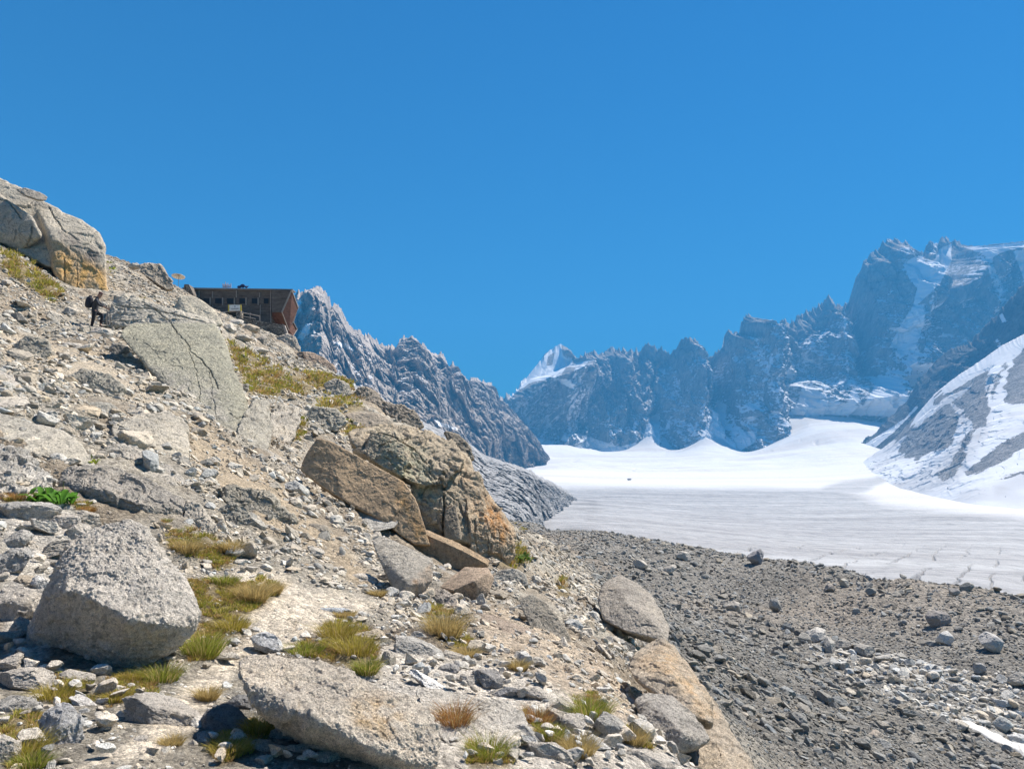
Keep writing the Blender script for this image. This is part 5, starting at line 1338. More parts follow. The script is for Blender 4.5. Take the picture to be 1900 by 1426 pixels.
def rock_single(i, kind):
    pv, pf = HIGH[i % len(HIGH)]
    v = (pv * size[i]) @ ROTM[i].T
    loc = np.array([SX[i], SY[i], SZ[i] + 0.12 * size[i]])
    low = v[:, 2].min()
    o = mesh_obj(kind, v - np.array([0, 0, low]), pf, M['stone' if kind == 'rock' else 'moraine_stone'], tint=np.tile(TINT[i], (len(v), 1)))
    o.location = loc + np.array([0, 0, low])
    areas = HILL_AREAS if kind == 'rock' else MOR_AREAS
    a = min(areas, key=lambda q: math.hypot(q[0] - SU[i], q[1] - SV[i]))
    shape = 0.42 + 0.07 * ((i % len(HIGH)) % 4) - 0.1
    return tag(o, words_for(i, shape) + (' rock ' if kind == 'rock' else ' boulder ') + a[2], 'rock' if kind == 'rock' else 'moraine boulder', ('rocks ' if kind == 'rock' else 'boulders ') + a[2])
made = [(rock_single(i, 'rock'), i) for i in chosen_h] + [(rock_single(i, 'moraine_boulder'), i) for i in chosen_m]
same = {}
for o, i in made: same.setdefault(o['label'], []).append((SU[i], o))
ORD = ['leftmost', 'second from left', 'third from left', 'fourth from left', 'fifth from left', 'sixth from left', 'seventh from left', 'eighth from left', 'ninth from left', 'tenth from left', 'eleventh from left', 'twelfth from left', 'thirteenth from left']
for lb, lst in same.items():
    if len(lst) < 2: continue
    lst.sort(key=lambda q: q[0])
    for j, (_, o) in enumerate(lst):
        o['label'] = lb + ', ' + ('rightmost' if j == len(lst) - 1 else ORD[min(j, len(ORD) - 1)])

def bake(name, ids, protos, mat, label, flat):
    V_, F_, C_ = [], [], []
    off = 0
    ids = np.asarray(ids)
    for k, (pv, pf) in enumerate(protos):
        s_ = ids[ids % len(protos) == k]
        if not len(s_): continue
        v = np.einsum('nij,kj->nki', ROTM[s_], pv) * size[s_][:, None, None]
        v += np.stack([SX[s_], SY[s_], SZ[s_] + 0.1 * size[s_]], 1)[:, None, :]
        m = len(pv)
        V_.append(v.reshape(-1, 3))
        F_.append((pf[None] + (np.arange(len(s_)) * m)[:, None, None]).reshape(-1, 3) + off)
        C_.append(np.repeat(TINT[s_], m, axis=0))
        off += len(s_) * m
    tag(mesh_obj(name, np.concatenate(V_), np.concatenate(F_), mat, tint=np.concatenate(C_), smooth_shade=not flat), label, kind='stuff')

rest = np.array([i for i in range(n) if i not in single])
sm_ = spx[rest] < 9
ti_ = spx[rest] < 5.6
hillm = ~mor[rest]
bake('pebbles', rest[ti_ & hillm], TINY, M['stone'], 'tiny stones strewn over the hillside', True)
bake('gravel', rest[sm_ & ~ti_ & hillm], LOW, M['stone'], 'small loose stones and gravel covering the hillside', True)
bake('rubble', rest[~sm_ & hillm], MID, M['stone'], 'loose angular rubble lying over the hillside', True)
bake('grit', rest[ti_ & ~hillm], TINY, M['moraine_stone'], 'finest grey grit of the gully and moraine', True)
bake('scree', rest[sm_ & ~ti_ & ~hillm], LOW, M['moraine_stone'], 'fine grey scree covering the gully and moraine', True)
bake('moraine_rubble', rest[~sm_ & ~hillm], MID, M['moraine_stone'], 'grey blocks and rubble heaped over the moraine', True)

# ------------------------------------------------------------------ grass
gmt, nt, b = new_mat('grass_blades')
att = N(nt, 'ShaderNodeAttribute', attribute_name='tint')
nt.links.new(att.outputs['Color'], b.inputs['Base Color'])
tr = nt.nodes.new('ShaderNodeBsdfTranslucent'); nt.links.new(att.outputs['Color'], tr.inputs['Color'])
mx = nt.nodes.new('ShaderNodeMixShader'); mx.inputs[0].default_value = 0.35
nt.links.new(b.outputs[0], mx.inputs[1]); nt.links.new(tr.outputs[0], mx.inputs[2])
nt.links.new(mx.outputs[0], nt.nodes['Material Output'].inputs['Surface'])
M['grass'] = gmt
GREENC = np.array([0.25, 0.28, 0.04]); YEL = np.array([0.46, 0.38, 0.07]); STRAW = np.array([0.55, 0.42, 0.18]); RUST = np.array([0.38, 0.2, 0.07])

def blades(cx, cy, cz, h, spread, width, nb, col, r, lean=0.55):
    """curved blades as narrow strips; arrays over tufts"""
    n = len(cx)
    N_ = n * nb
    c = np.repeat(np.stack([cx, cy, cz], 1), nb, 0)
    hh = np.repeat(h, nb) * r.uniform(0.45, 1.1, N_)
    sp = np.repeat(spread, nb)
    w = np.repeat(width, nb) * r.uniform(0.7, 1.2, N_)
    th = r.uniform(0, 2 * math.pi, N_); rad = np.sqrt(r.uniform(0, 1, N_)) * sp
    root = c + np.stack([np.cos(th) * rad, np.sin(th) * rad, -0.05 * hh], 1)
    out = np.stack([np.cos(th), np.sin(th), np.zeros(N_)], 1) * (lean * r.uniform(0.2, 1.3, N_) * hh * (0.4 + rad / (sp + 1e-6)))[:, None]
    out += r.normal(size=(N_, 3)) * np.array([0.15, 0.15, 0]) * hh[:, None]
    ph = r.uniform(0, math.pi, N_)
    side = np.stack([np.cos(ph), np.sin(ph), np.zeros(N_)], 1) * w[:, None] * 0.5
    up = np.stack([np.zeros(N_), np.zeros(N_), hh], 1)
    p0a, p0b = root - side, root + side
    mid = root + up * 0.6 + out * 0.35
    p1a, p1b = mid - side * 0.8, mid + side * 0.8
    tip = root + up * 0.92 + out
    v = np.stack([p0a, p0b, p1a, p1b, tip], 1).reshape(-1, 3)
    k = np.arange(N_)[:, None] * 5
    f = np.concatenate([k + np.array([[0, 1, 3]]), k + np.array([[0, 3, 2]]), k + np.array([[2, 3, 4]])])
    cc = np.repeat(col, nb, 0) * r.uniform(0.65, 1.35, N_)[:, None]
    dry = r.uniform(0, 1, N_) < 0.25
    cc[dry] = STRAW * r.uniform(0.7, 1.1, dry.sum())[:, None]
    return v, f, np.repeat(cc, 5, 0)

TUFTS = [ # u, v(base), width px, height px, colour, label
    (300, 1262, 60, 42, 'g', 'dark green grass tuft in the shadow at the foot of the pyramid boulder'), (245, 1258, 46, 26, 'y', 'small grass tuft left of the dark green tuft under the pyramid boulder'),
    (375, 1212, 66, 54, 'g', 'tall bright green grass tuft beside the right end of the pyramid boulder'), (480, 1362, 56, 36, 'y', 'yellow green tuft at the mouth of the dark hollow'),
    (430, 1165, 56, 36, 'y', 'rounded green tuft between the path and the pyramid boulder'), (470, 1120, 44, 52, 's', 'dry yellow tuft on the left verge of the path'), (415, 1090, 46, 24, 'g', 'flat green cushion of grass above the rounded green tuft'),
    (505, 1110, 30, 34, 's', 'thin straw coloured tuft closest to the path'), (565, 1212, 66, 26, 'g', 'long bright green tuft just above the cream boulder'), (625, 1190, 60, 46, 'y', 'broad yellow green tuft on the right verge of the path'),
    (660, 1222, 74, 46, 'y', 'broad dry tuft below the rounded beige rock'), (680, 1258, 40, 34, 'g', 'small green tuft touching the upper edge of the cream boulder'), (825, 1192, 64, 58, 's', 'tall dry grass tuft beneath the grey tilted slab'),
    (868, 1226, 40, 26, 's', 'low straw tuft right of the tall dry tuft'), (905, 1412, 72, 44, 'g', 'round green grass tuft at the bottom edge below the pale bedrock'), (996, 1340, 48, 38, 'r', 'rust brown grass tuft at the right end of the pale bedrock'),
    (1022, 1368, 46, 28, 'g', 'green tuft just below the rust brown tuft'), (1095, 1330, 68, 50, 'g', 'bright green drooping tuft on the ledge right of the rust brown tuft'), (1175, 1375, 46, 36, 's', 'thin dry tuft at the far right of the ledge'),
    (845, 1350, 44, 62, 'r', 'reddish dry grass at the right end of the cream boulder'), (40, 1400, 90, 50, 'y', 'mossy yellow green tuft in the bottom left corner'), (100, 1290, 70, 34, 'y', 'mossy tuft behind the speckled upright rock'),
    (60, 1420, 56, 34, 'g', 'green cushion at the bottom edge left'), (215, 1300, 40, 24, 'y', 'small tuft on the dark soil in front of the pyramid boulder'), (292, 1306, 30, 18, 'y', 'tiny yellow tuft right of the dark soil'),
    (385, 1302, 36, 30, 's', 'pale dry tuft left of the dark hollow'), (30, 930, 66, 26, 'r', 'orange grass at the left edge above the rock pile'), (160, 957, 30, 14, 'r', 'small orange grass patch right of the leafy plant'),
    (345, 1030, 50, 34, 's', 'orange grass patch right of the pyramid boulder top'), (425, 1035, 26, 40, 's', 'yellow flowering tuft above the path verge'), (318, 1388, 40, 22, 's', 'dry tuft under the wedge rock'),
    (425, 1400, 70, 32, 'y', 'dry low grass left of the bottom stones'), (1075, 1395, 60, 44, 's', 'thin dry grass between white rocks at bottom right'), (962, 1252, 34, 24, 's', 'straw tuft under the reddish slab'),
    (700, 1120, 28, 16, 's', 'small dry tuft on stones below the grey tilted slab'), (640, 1145, 40, 14, 's', 'orange flat tuft beside the flat blue grey stone')]
CM = {'g': GREENC, 'y': YEL * 0.8, 's': STRAW * 0.85, 'r': RUST}
rg = np.random.RandomState(9)
for (u, v, w, h, ck, lb) in TUFTS:
    Y = float(hit(u, v)[0]); k = Y / F
    p = P(u, v, Y); z = float(hill_z(np.array([p[0]]), np.array([p[1]]))[0])
    nb = 620
    vv, ff, cc = blades(np.array([0.0]), np.array([0.0]), np.array([0.0]), np.array([h * k * 0.85]), np.array([w * k * 0.42]), np.array([max(0.003, 0.95 * k)]), nb, CM[ck][None], rg, 0.95)
    o = mesh_obj('grass_tuft', vv, ff, gmt, tint=cc)
    o.location = (p[0], p[1], z - 0.005)
    tag(o, lb, 'grass tuft', 'grass tufts between the rocks')

gx, gy, gs, gc = [], [], [], []
for pi, poly in enumerate(GRASS_POLYS):
    xs = [q[0] for q in poly]; ys = [q[1] for q in poly]
    area = (max(xs) - min(xs)) * (max(ys) - min(ys))
    cnt = int(area / 15)
    u = rg.uniform(min(xs), max(xs), cnt); v = rg.uniform(min(ys), max(ys), cnt)
    m_ = inside(u, v, poly) & (fbm(np.stack([u / 22, v / 12, 0 * u], 1), 2, 5 + pi) > -0.18)
    u, v = u[m_], v[m_]
    if not len(u): continue
    Y = hit(u, v); ok = np.isfinite(Y); u, v, Y = u[ok], v[ok], Y[ok]
    X = ray(u, v)[0] * Y
    gx.append(X); gy.append(Y); gs.append(Y)
    t = rg.uniform(0, 1, len(u))[:, None]; t2 = rg.uniform(0, 1, len(u))[:, None]
    c = YEL * (1 - t) + GREENC * t
    c = np.where(t2 < 0.3, RUST * 0.6 + STRAW * 0.4, c)
    gc.append(c)
gx = np.concatenate(gx); gy = np.concatenate(gy); gc = np.concatenate(gc)
gz = hill_z(gx, gy)
px = gy / F
hgt = np.clip(px * 8, 0.035, 0.26) * rg.uniform(0.6, 1.3, len(gx))
nearm = gy < 20
for nm, msk, nb in (('near', nearm, 26), ('far', ~nearm, 16)):
    if nm == 'near': A1 = blades(gx[msk], gy[msk], gz[msk], hgt[msk], hgt[msk] * 0.7, np.maximum(0.004, 1.2 * px[msk]), nb, gc[msk], rg, 0.8)
    else: A2 = blades(gx[msk], gy[msk], gz[msk], hgt[msk], hgt[msk] * 1.0, np.maximum(0.006, 1.8 * px[msk]), nb, gc[msk], rg, 0.8)
vv = np.concatenate([A1[0], A2[0]]); ff = np.concatenate([A1[1], A2[1] + len(A1[0])]); cc = np.concatenate([A1[2], A2[2]])
tag(mesh_obj('grass', vv, ff, gmt, tint=cc), 'short yellow green alpine grass growing in patches', kind='stuff')

def leafy(u, v, w, h, nleaf, label, col, long=1.0):
    Y = float(hit(u, v)[0]); k = Y / F
    p = P(u, v, Y); z = float(hill_z(np.array([p[0]]), np.array([p[1]]))[0])
    r = np.random.RandomState(int(u) + 3)
    V_, F_, C_ = [], [], []
    root = bpy.data.objects.new('leafy_plant', None); COL.objects.link(root); root.location = (p[0], p[1], z)
    tag(root, label, 'plant')
    sv, sf = [], []
    for i in range(nleaf):
        th = r.uniform(0, 2 * math.pi); L = h * k * r.uniform(0.5, 1.05) * long; W = L * r.uniform(0.2, 0.3)
        el = r.uniform(0.5, 1.35)
        base_ = np.array([r.uniform(-1, 1) * w * k * 0.42, r.uniform(-1, 1) * w * k * 0.3, 0])
        d = np.array([math.cos(th) * math.cos(el), math.sin(th) * math.cos(el), math.sin(el)])
        s = np.cross(d, [0, 0, 1]); s /= np.linalg.norm(s)
        nrm = np.cross(s, d)
        b0 = len(V_)
        for t, ww, dr in ((0.0, 0.12, 0), (0.3, 0.85, 0.02), (0.6, 1.0, 0.0), (0.85, 0.55, -0.1), (1.0, 0.04, -0.22)):
            c = base_ + d * L * t - np.array([0, 0, 1]) * L * max(0, t - 0.4) ** 2 * 1.0
            V_ += [c - s * W * ww * 0.5 + nrm * W * 0.12, c - nrm * W * 0.03, c + s * W * ww * 0.5 + nrm * W * 0.12]
        for q in range(4):
            a0 = b0 + q * 3
            F_ += [(a0, a0 + 1, a0 + 4, a0 + 3), (a0 + 1, a0 + 2, a0 + 5, a0 + 4)]
        C_ += [np.array(col) * r.uniform(0.6, 1.4)] * 15
    mesh_obj('leaves', V_, F_, gmt, tint=np.array(C_), parent=root)
    sv = []; sf = []
    for i in range(8):
        x, y = r.uniform(-1, 1, 2) * w * k * 0.25
        t = 0.006; b0 = len(sv); H = h * k * r.uniform(0.5, 0.9)
        for zz, tt in ((-0.02, t), (H, t * 0.4)):
            sv += [(x - tt, y - tt, zz), (x + tt, y - tt, zz), (x + tt, y + tt, zz), (x - tt, y + tt, zz)]
        for q in range(4): sf.append((b0 + q, b0 + (q + 1) % 4, b0 + 4 + (q + 1) % 4, b0 + 4 + q))
    mesh_obj('stem', sv, sf, gmt, tint=np.tile(np.array([0.2, 0.22, 0.08]), (len(sv), 1)), parent=root)
leafy(92, 938, 84, 50, 90, 'bright green broad leaved plant behind the rock pile at left', (0.1, 0.24, 0.03))
leafy(170, 872, 16, 28, 16, 'small yellow green plant growing from the ledge above the dark boulder', (0.35, 0.4, 0.06))
leafy(965, 1052, 50, 40, 60, 'green plants at the foot of the fractured outcrop', (0.12, 0.2, 0.04), 0.6)
leafy(207, 508, 12, 18, 16, 'yellow green plant in the corner beside the orange stained face', (0.3, 0.35, 0.05))
# ------------------------------------------------------------------ the hut
def wood_mat(name, c1, c2, plank=7.0):
    m, nt, b = new_mat(name)
    tc = nt.nodes.new('ShaderNodeTexCoord')
    sep = nt.nodes.new('ShaderNodeSeparateXYZ'); nt.links.new(tc.outputs['Object'], sep.inputs[0])
    z = math_n(nt, 'MULTIPLY', sep.outputs['Z'], plank)
    fr = math_n(nt, 'FRACT', z); fl = math_n(nt, 'FLOOR', z)
    cmb = nt.nodes.new('ShaderNodeCombineXYZ')
    nt.links.new(fl, cmb.inputs[2]); nt.links.new(math_n(nt, 'MULTIPLY', sep.outputs['X'], 0.35), cmb.inputs[0]); nt.links.new(math_n(nt, 'MULTIPLY', sep.outputs['Y'], 0.35), cmb.inputs[1])
    n1 = noise_n(nt, cmb.outputs[0], 1.7, 4, 0.7)
    mp = nt.nodes.new('ShaderNodeMapping'); mp.inputs['Scale'].default_value = (1.0, 1.0, 9)
    nt.links.new(tc.outputs['Object'], mp.inputs[0])
    n2 = noise_n(nt, mp.outputs[0], 2.5, 5, 0.7)
    c = mul_col(nt, c1, c2, ramp(nt, n1, [(0.3, 0.0), (0.7, 1.0)]), 'MIX')
    c = mul_col(nt, c, ramp(nt, n2, [(0.3, 0.6), (0.7, 1.35)]))
    gap = ramp(nt, fr, [(0.0, 0.25), (0.1, 1.0)])
    c = mul_col(nt, c, gap)
    nt.links.new(c, b.inputs['Base Color'])
    bump(nt, b, gap, 0.6, 0.03)
    return m
def plain(name, c, rough=0.8, spec=0.3, metal=0.0):
    m, nt, b = new_mat(name)
    tc = nt.nodes.new('ShaderNodeTexCoord')
    n1 = noise_n(nt, tc.outputs['Object'], 4, 5, 0.7)
    nt.links.new(mul_col(nt, c, ramp(nt, n1, [(0.3, 0.75), (0.7, 1.25)])), b.inputs['Base Color'])
    b.inputs['Roughness'].default_value = rough; b.inputs['Metallic'].default_value = metal
    b.inputs['Specular IOR Level'].default_value = spec
    return m
W1 = wood_mat('weathered_wood', (0.085, 0.068, 0.058), (0.22, 0.185, 0.16), 5)
W2 = wood_mat('red_brown_wood', (0.09, 0.042, 0.032), (0.2, 0.1, 0.07), 4)
W3 = plain('grey_timber', (0.33, 0.29, 0.26))
METAL = plain('roof_sheet', (0.2, 0.2, 0.21), 0.5, 0.5)
GLASS = plain('dark_window_glass', (0.015, 0.016, 0.02), 0.35, 0.3)
BLACK = plain('dark_cloth', (0.035, 0.035, 0.042))
WHITE = plain('white_board', (0.8, 0.8, 0.78)); YELLOW = plain('yellow_paint', (0.7, 0.55, 0.08)); NAVY = plain('navy_fabric', (0.03, 0.05, 0.13))
CREAM = plain('cream_canvas', (0.88, 0.82, 0.73)); GREYP = plain('grey_print', (0.35, 0.36, 0.38))
PINK = plain('pale_pinkish_timber', (0.5, 0.4, 0.38))
def masonry_mat():
    m, nt, b = new_mat('dry_stone_wall')
    tc = nt.nodes.new('ShaderNodeTexCoord')
    mp = nt.nodes.new('ShaderNodeMapping'); mp.inputs['Scale'].default_value = (1.0, 1.0, 1.7); nt.links.new(tc.outputs['Object'], mp.inputs[0])
    vo = N(nt, 'ShaderNodeTexVoronoi', Scale=3.4); nt.links.new(mp.outputs[0], vo.inputs['Vector'])
    ve = N(nt, 'ShaderNodeTexVoronoi', Scale=3.4); ve.feature = 'DISTANCE_TO_EDGE'; nt.links.new(mp.outputs[0], ve.inputs['Vector'])
    sp = nt.nodes.new('ShaderNodeSeparateColor'); nt.links.new(vo.outputs['Color'], sp.inputs[0])
    c = mul_col(nt, (0.2, 0.17, 0.14), (0.42, 0.37, 0.31), sp.outputs[0], 'MIX')
    e = ramp(nt, ve.outputs['Distance'], [(0.0, 0.2), (0.12, 1.0)])
    nt.links.new(mul_col(nt, c, e), b.inputs['Base Color']); bump(nt, b, e, 1.0, 0.1)
    return m
MAS = masonry_mat()

def prism(name, pts, Y, depth, mat, parent=None, dz=0.0):
    """a board or block: outline seen at pixel points, on the upright plane at distance Y, with a real depth"""
    fr = np.array([P(u, v, Y) for u, v in pts]); n = len(fr)
    bk = fr + np.array([0, depth, 0])
    bm = bmesh.new()
    a = [bm.verts.new(q) for q in fr]; c = [bm.verts.new(q) for q in bk]
    bm.faces.new(a); bm.faces.new(c[::-1])
    for i in range(n): bm.faces.new((a[i], c[i], c[(i + 1) % n], a[(i + 1) % n]))
    bmesh.ops.recalc_face_normals(bm, faces=bm.faces)
    return bm_obj(name, bm, mat, parent)
def bm_obj(name, bm, mat, parent=None, sm=False):
    me = bpy.data.meshes.new(name)
    off = parent.location if parent is not None else Vector((0, 0, 0))
    for v in bm.verts: v.co -= off
    bm.to_mesh(me); bm.free()
    me.materials.append(mat)
    if sm: me.polygons.foreach_set('use_smooth', [True] * len(me.polygons))
    o = bpy.data.objects.new(name, me); COL.objects.link(o)
    if parent is not None: o.parent = parent
    return o
def bar(name, p, q, r, mat, parent=None, bm=None, seg=6):
    p = Vector(p); q = Vector(q)
    own = bm is None
    if own: bm = bmesh.new()
    d = q - p
    m = Matrix.Translation((p + q) / 2) @ d.to_track_quat('Z', 'Y').to_matrix().to_4x4()
    bmesh.ops.create_cone(bm, cap_ends=True, segments=seg, radius1=r, radius2=r, depth=d.length, matrix=m)
    if own: return bm_obj(name, bm, mat, parent)
def hullmesh(name, pts, mat, parent=None):
    bm = bmesh.new()
    for u, v, Y in pts: bm.verts.new(P(u, v, Y))
    bmesh.ops.convex_hull(bm, input=bm.verts)
    bmesh.ops.recalc_face_normals(bm, faces=bm.faces)
    return bm_obj(name, bm, mat, parent)
def thing(name, loc, label, cat, group=None):
    e = bpy.data.objects.new(name, None); COL.objects.link(e); e.location = Vector(loc)
    return tag(e, label, cat, group)

HY = 108.0
hut = thing('mountain_hut', P(440, 606, HY), 'dark wooden mountain hut with flat roof and jutting right end high on the slope', 'hut')
prism('wall', [(340, 535.5), (502.4, 537.2), (504, 640), (340, 640)], HY, 7.0, W1, hut)
prism('roof', [(338, 533.2), (543, 536.0), (543, 538.2), (338, 535.8)], HY - 0.35, 1.6, METAL, hut)
prism('plinth', [(500, 600), (529, 606), (529, 640), (500, 640)], HY + 3.2, 4.0, MAS, hut)
for i, (a, c) in enumerate([(377.5, 388.6), (399, 411.4), (421, 433.2), (444, 454.6), (467, 477.6), (489.5, 498)]):
    w = prism('window', [(a - 0.9, 552.4), (c + 0.9, 552.8), (c + 0.9, 564.2), (a - 0.9, 563.8)], HY - 0.05, 0.1, W1, hut)
    pane = prism('pane', [(a, 553.3), (c, 553.6), (c, 563.2), (a, 562.9)], HY - 0.09, 0.06, GLASS)
    pane.parent = w; pane.location = hut.location * 0; pane.data.transform(Matrix.Translation(-hut.location))
for u in (389.8, 412.8, 434.6, 456.4, 478.8):
    prism('batten', [(u - 0.9, 551.5), (u + 0.9, 551.5), (u + 0.9, 565.5), (u - 0.9, 565.5)], HY - 0.12, 0.12, W3, hut)
for u, a, c in ((369, 538, 552), (394, 540, 552.5), (438.5, 539, 551.5), (481.5, 543, 551.5), (482.8, 565, 583), (394.5, 566, 574), (502.2, 537.5, 600)):
    prism('batten', [(u - 0.7, a), (u + 0.7, a), (u + 0.7, c), (u - 0.7, c)], HY - 0.13, 0.12, W3, hut)
end = hullmesh('bay', [(503.4, 538.2, HY - 0.6), (541.3, 539, HY - 0.6), (523.4, 579.2, HY - 0.6), (504, 579.2, HY - 0.6), (553, 571, HY + 4.2), (536, 613, HY + 3.2), (505.5, 600, HY + 2.6),
                        (504, 540, HY + 7), (541, 546, HY + 7), (545, 600, HY + 7), (505, 610, HY + 7)], W1, hut)
def face_panel(name, pts, mat, out=0.08):
    """a thin panel laid on an oblique face"""
    q = [Vector(P(*p)) for p in pts]
    n = (q[1] - q[0]).cross(q[2] - q[0]).normalized()
    if n.dot(Vector((0, 0, 0)) - q[0]) < 0: n = -n
    bm = bmesh.new()
    a = [bm.verts.new(x + n * out) for x in q]; c = [bm.verts.new(x - n * 0.02) for x in q]
    bm.faces.new(a); bm.faces.new(c[::-1])
    for i in range(len(q)): bm.faces.new((a[i], c[i], c[(i + 1) % len(q)], a[(i + 1) % len(q)]))
    bmesh.ops.recalc_face_normals(bm, faces=bm.faces)
    return bm_obj(name, bm, mat, hut)
A_p, B_p, C_p, D_p = (541.3, 539, HY - 0.6), (523.4, 579.2, HY - 0.6), (536, 613, HY + 3.2), (553, 571, HY + 4.2)
face_panel('end_wall', [A_p, B_p, C_p, D_p], W2, 0.06)
face_panel('soffit', [(505, 579.6, HY - 0.55), (523.2, 579.8, HY - 0.55), (536, 613, HY + 3.2), (505.5, 600, HY + 2.6)], W2, 0.05)
for s, e2 in ((A_p, B_p), (A_p, D_p), (B_p, C_p), (D_p, C_p)):
    bar('frame', P(*s) + np.array([0, -0.12, 0]), P(*e2) + np.array([0, -0.12, 0]), 0.13 if s == A_p else 0.07, W3, hut)
hullmesh('lower_bay', [(536, 612, HY + 3), (544, 598, HY + 4.6), (551, 611, HY + 5.6), (543.5, 623, HY + 4), (530, 626, HY + 4), (536, 612, HY + 7), (550, 612, HY + 7.5), (543, 624, HY + 7)], W2, hut)
bar('frame', P(544.5, 598, HY + 4.5), P(551.4, 611, HY + 5.5), 0.09, W3, hut); bar('frame', P(551.4, 611, HY + 5.5), P(544, 623, HY + 3.9), 0.06, W3, hut)
prism('porch_roof', [(403, 579), (446, 574.6), (446, 576.4), (403, 581)], HY - 2.6, 2.5, W3, hut)
prism('porch_wall', [(404, 581), (419, 579.5), (419, 596), (404, 596)], HY - 2.3, 2.2, plain('brown_boards', (0.26, 0.21, 0.17)), hut)
prism('door', [(421, 580), (432, 579), (432, 597), (421, 597)], HY - 0.14, 0.1, GLASS, hut)

ter = thing('stone_wall', P(490, 622, HY - 4), 'rough dry stone terrace wall running under the hut front, highest at its left pillar', 'wall')
w_ = prism('wall', [(438.5, 577), (446.5, 577), (447, 590), (470, 593), (500, 598.5), (524, 602), (530, 611), (532, 640), (430, 640), (437, 600)], HY - 4.0, 1.0, MAS, ter)
prism('coping', [(524, 600.5), (528, 603), (534, 620), (530, 622), (526, 611)], HY - 4.05, 0.5, W3, ter)
rl = thing('handrail', P(460, 590, HY - 4), 'thin wooden handrail sloping down along the terrace wall', 'handrail')
for nm, s, e2, r in (('rail', (446, 579, HY - 3.6), (482, 586.5, HY - 3.6), 0.06), ('rail', (446, 585.5, HY - 3.6), (474, 591.5, HY - 3.6), 0.05), ('post', (482, 584, HY - 3.6), (482, 597, HY - 3.6), 0.05), ('post', (464, 580, HY - 3.6), (464, 594, HY - 3.6), 0.05)):
    bar(nm, P(*s), P(*e2), r, W3, rl)
lw = prism('stone_wall', [(342, 527), (350, 527.5), (355, 537), (359, 546), (359, 575), (338, 575), (340, 540)], HY - 2, 2.2, MAS)
tag(lw, 'reddish dry stone wall between the parasol and the left end of the hut', 'wall')

bn = thing('banner', P(435, 577, HY - 2.9), 'white banner with yellow side bands hanging on the porch of the hut', 'banner')
prism('sheet', [(425.4, 565.4), (445.4, 565.4), (445.4, 576), (425.4, 576.6)], HY - 2.9, 0.04, WHITE, bn)
prism('side_band', [(423.2, 565.2), (425.4, 565.3), (425.4, 576.8), (423.2, 577)], HY - 2.92, 0.06, YELLOW, bn)
prism('side_band', [(445.4, 565.2), (447.6, 565.2), (448.4, 577), (445.4, 576)], HY - 2.92, 0.06, YELLOW, bn)
prism('emblem', [(434.6, 567.2), (436.8, 567.2), (436.8, 569.6), (434.6, 569.6)], HY - 2.96, 0.05, GREYP, bn)
prism('lettering', [(429, 571.8), (442.4, 571.8), (442.4, 573.3), (429, 573.3)], HY - 2.96, 0.05, GREYP, bn)

rk = thing('chimney_rack', P(420, 534, HY + 2), 'cluster of thin pale posts and slats standing on the hut roof', 'rack')
for u, t in ((413.4, 525.6), (415.6, 527), (418.2, 523), (419.6, 527), (422.4, 524.6), (425, 528), (428.2, 525.2)):
    prism('post', [(u - 0.45, t), (u + 0.45, t), (u + 0.45, 535.5), (u - 0.45, 535.5)], HY + 2, 0.08, PINK, rk)
for v in (528.2, 531.2):
    prism('slat', [(413, v), (428.4, v + 0.5), (428.4, v + 1.7), (413, v + 1.2)], HY + 2.1, 0.05, PINK, rk)
bd = thing('bundle', P(451, 535, HY + 2), 'dark blue rounded bundles heaped on the hut roof', 'bundle')
for u, v, w, h in ((444, 531.8, 9, 6.5), (450.5, 530.6, 10, 7.5), (457.5, 531.8, 9, 6.5)):
    vv, ff = stone_proto(4, int(u), 8, (1, 1, 0.8), 0.3)
    k = (HY + 2) / F
    vv = vv / np.abs(vv).max(0) * np.array([w / 2, 4, h / 2]) * k
    o = mesh_obj('sack', vv + P(u, v, HY + 2) - np.array(bd.location), ff, NAVY, parent=bd)

def parasol(u, v, w, Y, label, tilt, gz_px):
    top = P(u, v, Y); k = Y / F; Rr = w / 2 * k
    base_ = P(u, gz_px, Y)
    t = thing('parasol', base_, label, 'parasol', 'parasols on the hut terrace')
    bm = bmesh.new()
    rot = Matrix.Rotation(tilt, 4, 'X')
    n = 16
    apex = bm.verts.new(rot @ Vector((0, 0, Rr * 0.34))); ap2 = bm.verts.new(rot @ Vector((0, 0, Rr * 0.30)))
    ring = []; ring2 = []
    for i in range(n):
        a = 2 * math.pi * i / n; rr = Rr * (1.0 if i % 2 == 0 else 0.965)
        ring.append(bm.verts.new(rot @ Vector((rr * math.cos(a), rr * math.sin(a), -0.02 * (i % 2))))); ring2.append(bm.verts.new(rot @ Vector((rr * math.cos(a), rr * math.sin(a), -0.05))))
    for i in range(n):
        j = (i + 1) % n
        bm.faces.new((apex, ring[i], ring[j])); bm.faces.new((ap2, ring2[j], ring2[i])); bm.faces.new((ring[i], ring2[i], ring2[j], ring[j]))
    for x in bm.verts: x.co += Vector(top)
    bm_obj('canopy', bm, CREAM, t)
    bar('pole', base_, Vector(top) + rot @ Vector((0, 0, Rr * 0.28)), 0.03, W3, t)
    for i in range(8):
        a = 2 * math.pi * i / 8
        bar('rib', Vector(top) + rot @ Vector((0, 0, Rr * 0.25)), Vector(top) + rot @ Vector((Rr * 0.95 * math.cos(a), Rr * 0.95 * math.sin(a), -0.05)), 0.015, W3, t)
parasol(331, 512.5, 25, 112, 'open cream parasol standing left of the hut against the sky', R(-12), 548)
parasol(275, 490, 17, 112, 'parasol top just showing above the dark leaning skyline rock', R(4), 530)

